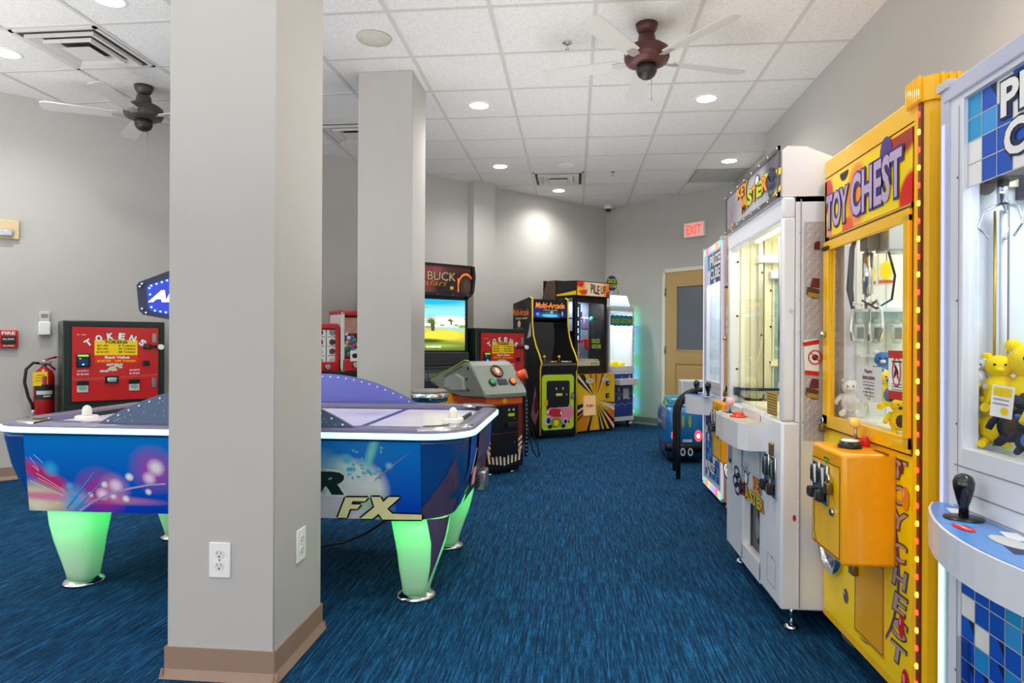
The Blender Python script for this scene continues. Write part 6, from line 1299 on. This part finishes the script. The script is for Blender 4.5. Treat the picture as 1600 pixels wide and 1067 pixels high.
fl = blobs('flame marquee art', '#e8b48a', [((-.24, 0, 1.82), .12, '#e02a14', 2.5), ((-.16, 0, 1.74), .1, '#f0641c', 2.2), ((-.25, 0, 1.7), .12, '#f8b414', 2.5), ((.24, 0, 1.77), .1, '#e87818', 2.5), ((.27, 0, 1.70), .08, '#b01c10', 2.5), ((.0, 0, 1.76), .2, '#ecd8b8', 1.4)], .2, emit=.25)
b = B(FRONT(-.031)); b.box(-w2 + .005, 1.685, 0, w2 + .0, 1.85, .003, fl); b.poly([(-.27, 1.8), (-.15, 1.84), (-.2, 1.79)], RED, .004); b.poly([(-.25, 1.74), (-.1, 1.76), (-.12, 1.7), (-.2, 1.69)], mat('flame orange', '#e85a1c', .4), .004); b.ell((-.07, 1.78), .012, .015, CREAM, .005); b.otext('PILE', .03, 1.768, .15, .11, MAROON, CREAM, .02, .06, .0, .004, 0, lambda u: -.02 * u); b.otext('UP', .175, 1.765, .09, .1, MAROON, CREAM, .02, .06, 0, .004); b.done('marquee_sign', T)
b = B(LEFT(-w2 - .001)); b.poly([(-.34, 1.69), (.02, 1.69), (.02, 1.74), (-.34, 1.71)], YELP, .001); b.done('side_stripe', hd)
b = B(FRONT(.0)); b.box(-w2 + .045, .815, -.02, w2 - .045, 1.605, -.014, GLASS); b.done('window_glass', T)
b = B(LEFT(-w2)); b.box(-.34, 1.25, -.02, -.05, 1.66, -.014, GLASS); b.done('side_glass', T)
b = B(); b.box(-w2 + .03, .3, .79, w2 - .03, .32, 1.66, mat('display backdrop', '#6e7f92', .5, var=.3, scale=8)); b.box(-w2 + .05, .1, .8, w2 - .05, .3, .9, mat('pale deck', '#d8cdc4', .4)); b.box(-.055, .2, .9, -.02, .24, 1.55, mat('beige pole', '#d8b998', .5)); b.box(-w2 + .05, .15, 1.4, w2 - .05, .165, 1.415, BLACK); b.box(-w2 + .05, .15, 1.13, w2 - .05, .165, 1.145, BLACK); b.box(0, .28, .9, .03, .3, 1.65, BLACK); b.done('interior', T)
lamp('AREA', 'cabinet_lamp', T, (0, .12, 1.64), 6, (.95, .97, 1), .3, size_y=.12)
b = B(FRONT(.04)); b.rect(-w2 + .05, 1.13, -w2 + .13, 1.59, mat('blue level board', '#1f4f9c', .3), .001)
for z in (1.53, 1.5, 1.47, 1.44, 1.36, 1.33, 1.27, 1.24, 1.18, 1.155): b.rect(-w2 + .065, z - .011, -w2 + .095, z + .011, mat('lit level block', '#cfe4ff', .3, emit=2.5), .002)
for i in range(20): b.line([(-w2 + .13, 1.13 + i * .023), (-w2 + .145, 1.13 + i * .023)], .003, WHITEB, .002)
b.done('level_board', T)
b = B(); b.box(-.14, .06, 1.42, -.09, .1, 1.5, RED, .01); b.box(-.13, .06, 1.1, -.07, .1, 1.15, RED, .01); b.box(-.0, .08, 1.02, .05, .13, 1.16, REDP, .01); b.box(-.2, .08, .91, -.06, .14, .93, mat('mauve slab', '#8a6a80', .5), .004); b.ball((-.17, .08, .98), (.05, .02, .02), LGREY, 10); b.box(-.0, .12, 1.27, .09, .2, 1.43, mat('lavender bag', '#8a80b8', .5), .02); b.ball((.1, .1, 1.4), (.03, .02, .04), mat('turquoise toy', '#2fa8a0', .5), 10); b.done('prize_pieces', T)
b = B(FRONT(.05)); b.ell((.17, 1.1), .09, .12, NAVY, -.0); b.text('DUCK', .13, 1.13, .15, .055, LIME, .05, 0, .003); b.text('CATCHER', .14, 1.06, .17, .05, LIME, .05, 0, .003); b.rect(-.22, .82, .2, .88, CREAM, .0)  # lettering paints the neighbouring Duck Catcher sign mirrored in the glass
for i in range(3): b.ell((.06 + i * .04, .85), .01, .015, TEAL, .002, 10)
b.done('reflected_duck_sign', T)
# lower starburst
L0, L1 = -w2 - .0, w2 + .09
b = B(); b.box(L0, -.05, .03, L1, .45, .72, YEL, .004); b.box(L0 + .02, -.03, 0, L1 - .02, .4, .035, BLACK); b.done('lower_cabinet', T)
pk = picker(T, FRONT(-.05)); c = pk(932, 623)
b = B(FRONT(-.0505)); b.rect(L0, .03, L1, .72, blobs('starburst art', '#f7c81e', [((L0, 0, .1), .3, '#f09010', 2), ((L1, 0, .1), .3, '#e87414', 2), ((.1, 0, .7), .25, '#f0a014', 1.5)], .3), .0)
rnd = random.Random(11)
def clip_ray(a, w_):
    P = []
    for da in (-w_, w_):
        dx, dz = math.cos(a + da), math.sin(a + da); t = 9
        if dx > 0: t = min(t, (L1 - c[0]) / dx)
        if dx < 0: t = min(t, (L0 - c[0]) / dx)
        if dz > 0: t = min(t, (.72 - c[1]) / dz)
        if dz < 0: t = min(t, (.03 - c[1]) / dz)
        P.append((c[0] + dx * t, c[1] + dz * t))
    return P
for k, (deg, wd, col) in enumerate(((128, 5, BLACK), (136, 2, WHITEB), (141, 3, BLACK), (108, 2, BROWN), (90, 2.0, BROWN), (70, 2.5, BROWN), (195, 5, BLACK), (203, 2, WHITEB), (209, 3, BLACK), (217, 1.5, BLACK), (250, 3.5, BLACK), (283, 3, BLACK), (289, 1.5, LGREY), (294, 3, BLACK), (300, 2, YELP), (306, 3, BLACK), (312, 1.5, WHITEB), (318, 2.5, BLACK), (338, 3, WHITEB), (344, 2, LGREY), (350, 2, BROWN), (62, 1, WHITEB))):
    p0, p1 = clip_ray(math.radians(deg), math.radians(wd)); s0 = Vector(c) + (Vector(p0) - Vector(c)) * .12; b.poly([tuple(s0), p0, p1], col, .001 + k * .00003)
b.done('starburst_artwork', T)
b = B(FRONT(-.051)); q = [pk(911.5, 618), pk(930, 647)]; b.box(q[0][0], q[1][1], 0, q[1][0], q[0][1] + .0, .02, mat('peach lit panel', '#f4c890', .35, emit=.2), .006); b.text('PUSH', (q[0][0] + q[1][0]) / 2, (q[0][1] + q[1][1]) / 2 - .0, .12, .035, RED, .04, 0, .021); b.done('push_panel', T)
b = B(FRONT(-.051)); a_ = pk(922, 594); b.prism([(a_[0] + .075 * math.cos(t_), a_[1] + .035 * math.sin(t_)) for t_ in [2 * PI * i / 9 for i in range(9)]], 0, .003, LGREY); a_ = pk(947, 592); b.box(a_[0] - .07, a_[1] - .025, 0, a_[0] + .06, a_[1] + .025, .003, LGREY)
b.done('info_sticker', T)
for (x, y) in ((949, 597), (949, 616)):
    a_ = pk(x, y); b = B(FRONT(-.051)); b.box(a_[0] - .025, a_[1] - .028, 0, a_[0] + .025, a_[1] + .028, .02, BLACK, .005); b.rect(a_[0] - .008, a_[1] - .012, a_[0] + .008, a_[1] + .012, LGREY, .021); b.done('bill_acceptor', T)
a_ = pk(948, 640); b = B(FRONT(-.051)); b.line([(a_[0] - .09, a_[1]), (a_[0] + .07, a_[1])], .003, BROWN, .001); b.done('door_seam', T)

# ---------------- duck crane
A41 = math.radians(41); e = Vector((math.cos(A41), math.sin(A41), 0)); T = thing('duck_claw_machine', 'small white claw machine with blue wave base in the far corner', 'claw machine', Vector((.797, 8.827, 0)) - e * .235, A41)
w2, dp = .235, .42; blu = mat('royal blue wave print', '#123f96', .35)
b = B(); b.box(-w2, 0, .08, w2, dp, .74, cube_white, .006); 
for q in ((-w2, -w2 + .03), (w2 - .035, w2)): b.box(q[0], 0, .74, q[1], .03, 1.57, cube_white)
b.box(-w2, 0, 1.52, w2, dp, 1.58, cube_white, .004); b.box(-w2, dp - .02, .74, w2, dp, 1.55, cube_white); b.box(-w2, .03, .74, -w2 + .01, dp, 1.55, cube_white); b.box(w2 - .01, .03, .74, w2, dp, 1.55, cube_white); b.box(-w2, 0, .72, w2, .03, .80, cube_white, .003); b.done('cabinet', T)
b = B(); b.box(-w2 + .01, dp - .03, .78, w2 - .01, dp - .02, 1.52, mat('pale grey lining', '#d4dcda', .5)); b.box(-w2 + .01, .03, .78, w2 - .01, dp - .02, .79, WHITE); b.done('interior_lining', T)
lamp('AREA', 'cabinet_lamp', T, (0, .15, 1.49), 3, (.95, 1, 1), .3, size_y=.2)
b = B(FRONT(0)); b.box(-w2 + .03, .80, -.02, w2 - .035, 1.52, -.015, GLASS); b.done('window_glass', T)
b = B(FRONT(-.001)); b.prism([(-w2 + .03, 1.34)] + [(-w2 + .03 + i * .0405, 1.325 + .012 * (i % 2)) for i in range(1, 10)] + [(w2 - .035, 1.34), (w2 - .035, 1.46)] + [(w2 - .035 - i * .0405, 1.462 + .012 * (i % 2)) for i in range(1, 10)] + [(-w2 + .03, 1.46)], 0, .003, TEAL); b.otext('DUCK CATCHER', 0, 1.395, .36, .055, LIME, NAVY, .02, .06, 0, .004); b.rect(-w2 + .03, 1.30, w2 - .035, 1.325, mat('lit white strip', '#ffffff', .3, emit=1.2), .001); b.done('marquee_sign', T)
b = B(); b.loft([[(-.205, .02, 1.58), (.185, .02, 1.58), (.185, .3, 1.58), (-.205, .3, 1.58)], [(-.17, .05, 1.745), (.15, .05, 1.745), (.15, .27, 1.745), (-.17, .27, 1.745)]], cube_white, smooth=False); tb = b.done('top_box', T)
sl = Vector((0, .03, .165)).normalized(); b = B(frame((0, .0195, 1.58), (1, 0, 0), sl)); b.poly([(-.185, .02), (.165, .02), (.14, .15), (-.16, .15)], mat('lit top panel', '#e8fbff', .3, emit=1.6), .002)
for i in range(6): b.poly([(-.18 + i * .055, .02), (-.13 + i * .055, .02), (-.155 + i * .055, .07)], mat('aqua wave', '#8fd8e8', .3, emit=.8), .003)
b.done('lit_panel', tb)
sgp = picker(T, FRONT(.1)); c_ = sgp(955.5, 441); b = B(FRONT(.1)); b.prism([(c_[0] + .095 * math.cos(a), c_[1] + .1 * math.sin(a)) for a in [2 * PI * i / 32 for i in range(32)]], -.008, 0, mat('royal blue wave print', '')); b.otext('DUCK', c_[0] + .0, c_[1] + .03, .16, .06, mat('duck lime letter', '#d8dc28', .4), BLACK, .06, .08, 0, .001); b.otext('CATCHER', c_[0] + .0, c_[1] - .038, .19, .045, mat('duck lime letter', ''), BLACK, .06, .08, 0, .001); rs = b.done('round_sign', T)
b = B(); b.cyl((c_[0], .105, 1.74), (c_[0], .105, c_[1] - .09), .008, WHITE); b.cyl((.13, .2, 1.74), (.13, .2, 1.82), .004, DARK); b.done('sign_post', T)
b = B(FRONT(0)); b.rect(-w2 + .03, .14, w2 - .03, .70, blu, .002)
wv = mat('pale wave line', '#7f9fd0', .4)
for (z0, ph) in ((.28, 0), (.42, 1.5)): b.line([(-w2 + .03 + i * .02, z0 + .035 * abs(math.sin(i * .45 + ph))) for i in range(21)], .008, wv, .003)
for (x, z) in ((.12, .66), (.11, .36), (-.16, .3)): b.ell((x, z), .022, .018, mat('fish print', '#4a4a9a', .4), .004); b.poly([(x + .02, z), (x + .035, z + .03), (x + .04, z)], WHITEB, .004)
b.done('front_artwork', T)
b = B(FRONT(0)); b.box(-.08, .36, .002, -.03, .50, .014, STEEL, .003); b.text('25', -.055, .515, .03, .025, LIME, .03, 0, .004); b.rect(-.07, .40, -.045, .48, DARK, .015); b.box(.02, .37, .002, .12, .51, .02, LGREY, .004); b.done('coin_mechanism', T)
b = B(); b.box(-.14, -.13, .56, .185, .0, .64, cube_white, .006); sh = b.done('control_shelf', T)
b = B(); b.cyl((-.06, -.07, .64), (-.06, -.07, .69), .004, STEEL, seg=8); b.ball((-.06, -.07, .695), .013, BLACK, 10); b.done('joystick', sh)
b = B(TOP(.64)); b.lathe([(.02, 0), (.018, .012), (.001, .014)], (.08, -.07), PINK, 14); b.done('push_button', sh)
b = B()
for x in (-w2 + .05, w2 - .05):
    for y in (.05, dp - .05): b.cyl((x - .01, y, .035), (x + .01, y, .035), .035, BLACK, seg=16); b.box(x - .02, y - .02, .05, x + .02, y + .02, .085, DARK)
b.box(w2 - .08, -.005, .03, w2 - .04, .02, .07, LGREY); b.done('caster', T)
b = B(); rb = random.Random(4)
for k in range(16): b.ball((rb.uniform(-.16, .16), rb.uniform(.08, .3), .80 + rb.random() * .04), .03, PY, 10); 
o = b.done('rubber_ducks', T); o['kind'] = 'stuff'
b = B(); cols = [mat('green led', '#20ff90', .4, emit=14, ecol='#18ff88'), mat('blue led', '#3060ff', .4, emit=14, ecol='#2a50ff')]
b.box(w2 - .002, .012, .12, w2 + .008, .03, 1.55, LGREY)
led_pos = [(1.09 - (y_ - 537) * 9.0 / F_PX, c_) for y_, c_ in ((490, 0), (504, 0), (513, 1), (528, 0), (540, 1), (551, 0), (571, 0), (583, 1), (594, 0), (614, 0), (627, 1), (638, 0))]
for z, c_ in led_pos: b.ball((w2 + .012, .02, z), (.007, .008, .014), cols[c_], 8); b.ball((w2 + .012, .21, z), (.007, .008, .014), cols[c_], 8)
st = b.done('led_strip', T)
for z, c_ in led_pos: lamp('SPOT', 'led_light', st, (w2 + .03, .22, z), .75 if not c_ else 1.2, (.12, .25, 1) if c_ else (.08, 1, .5), .01, rot=(0, -PI / 2, 0), spot=math.radians(75), blend=.9)
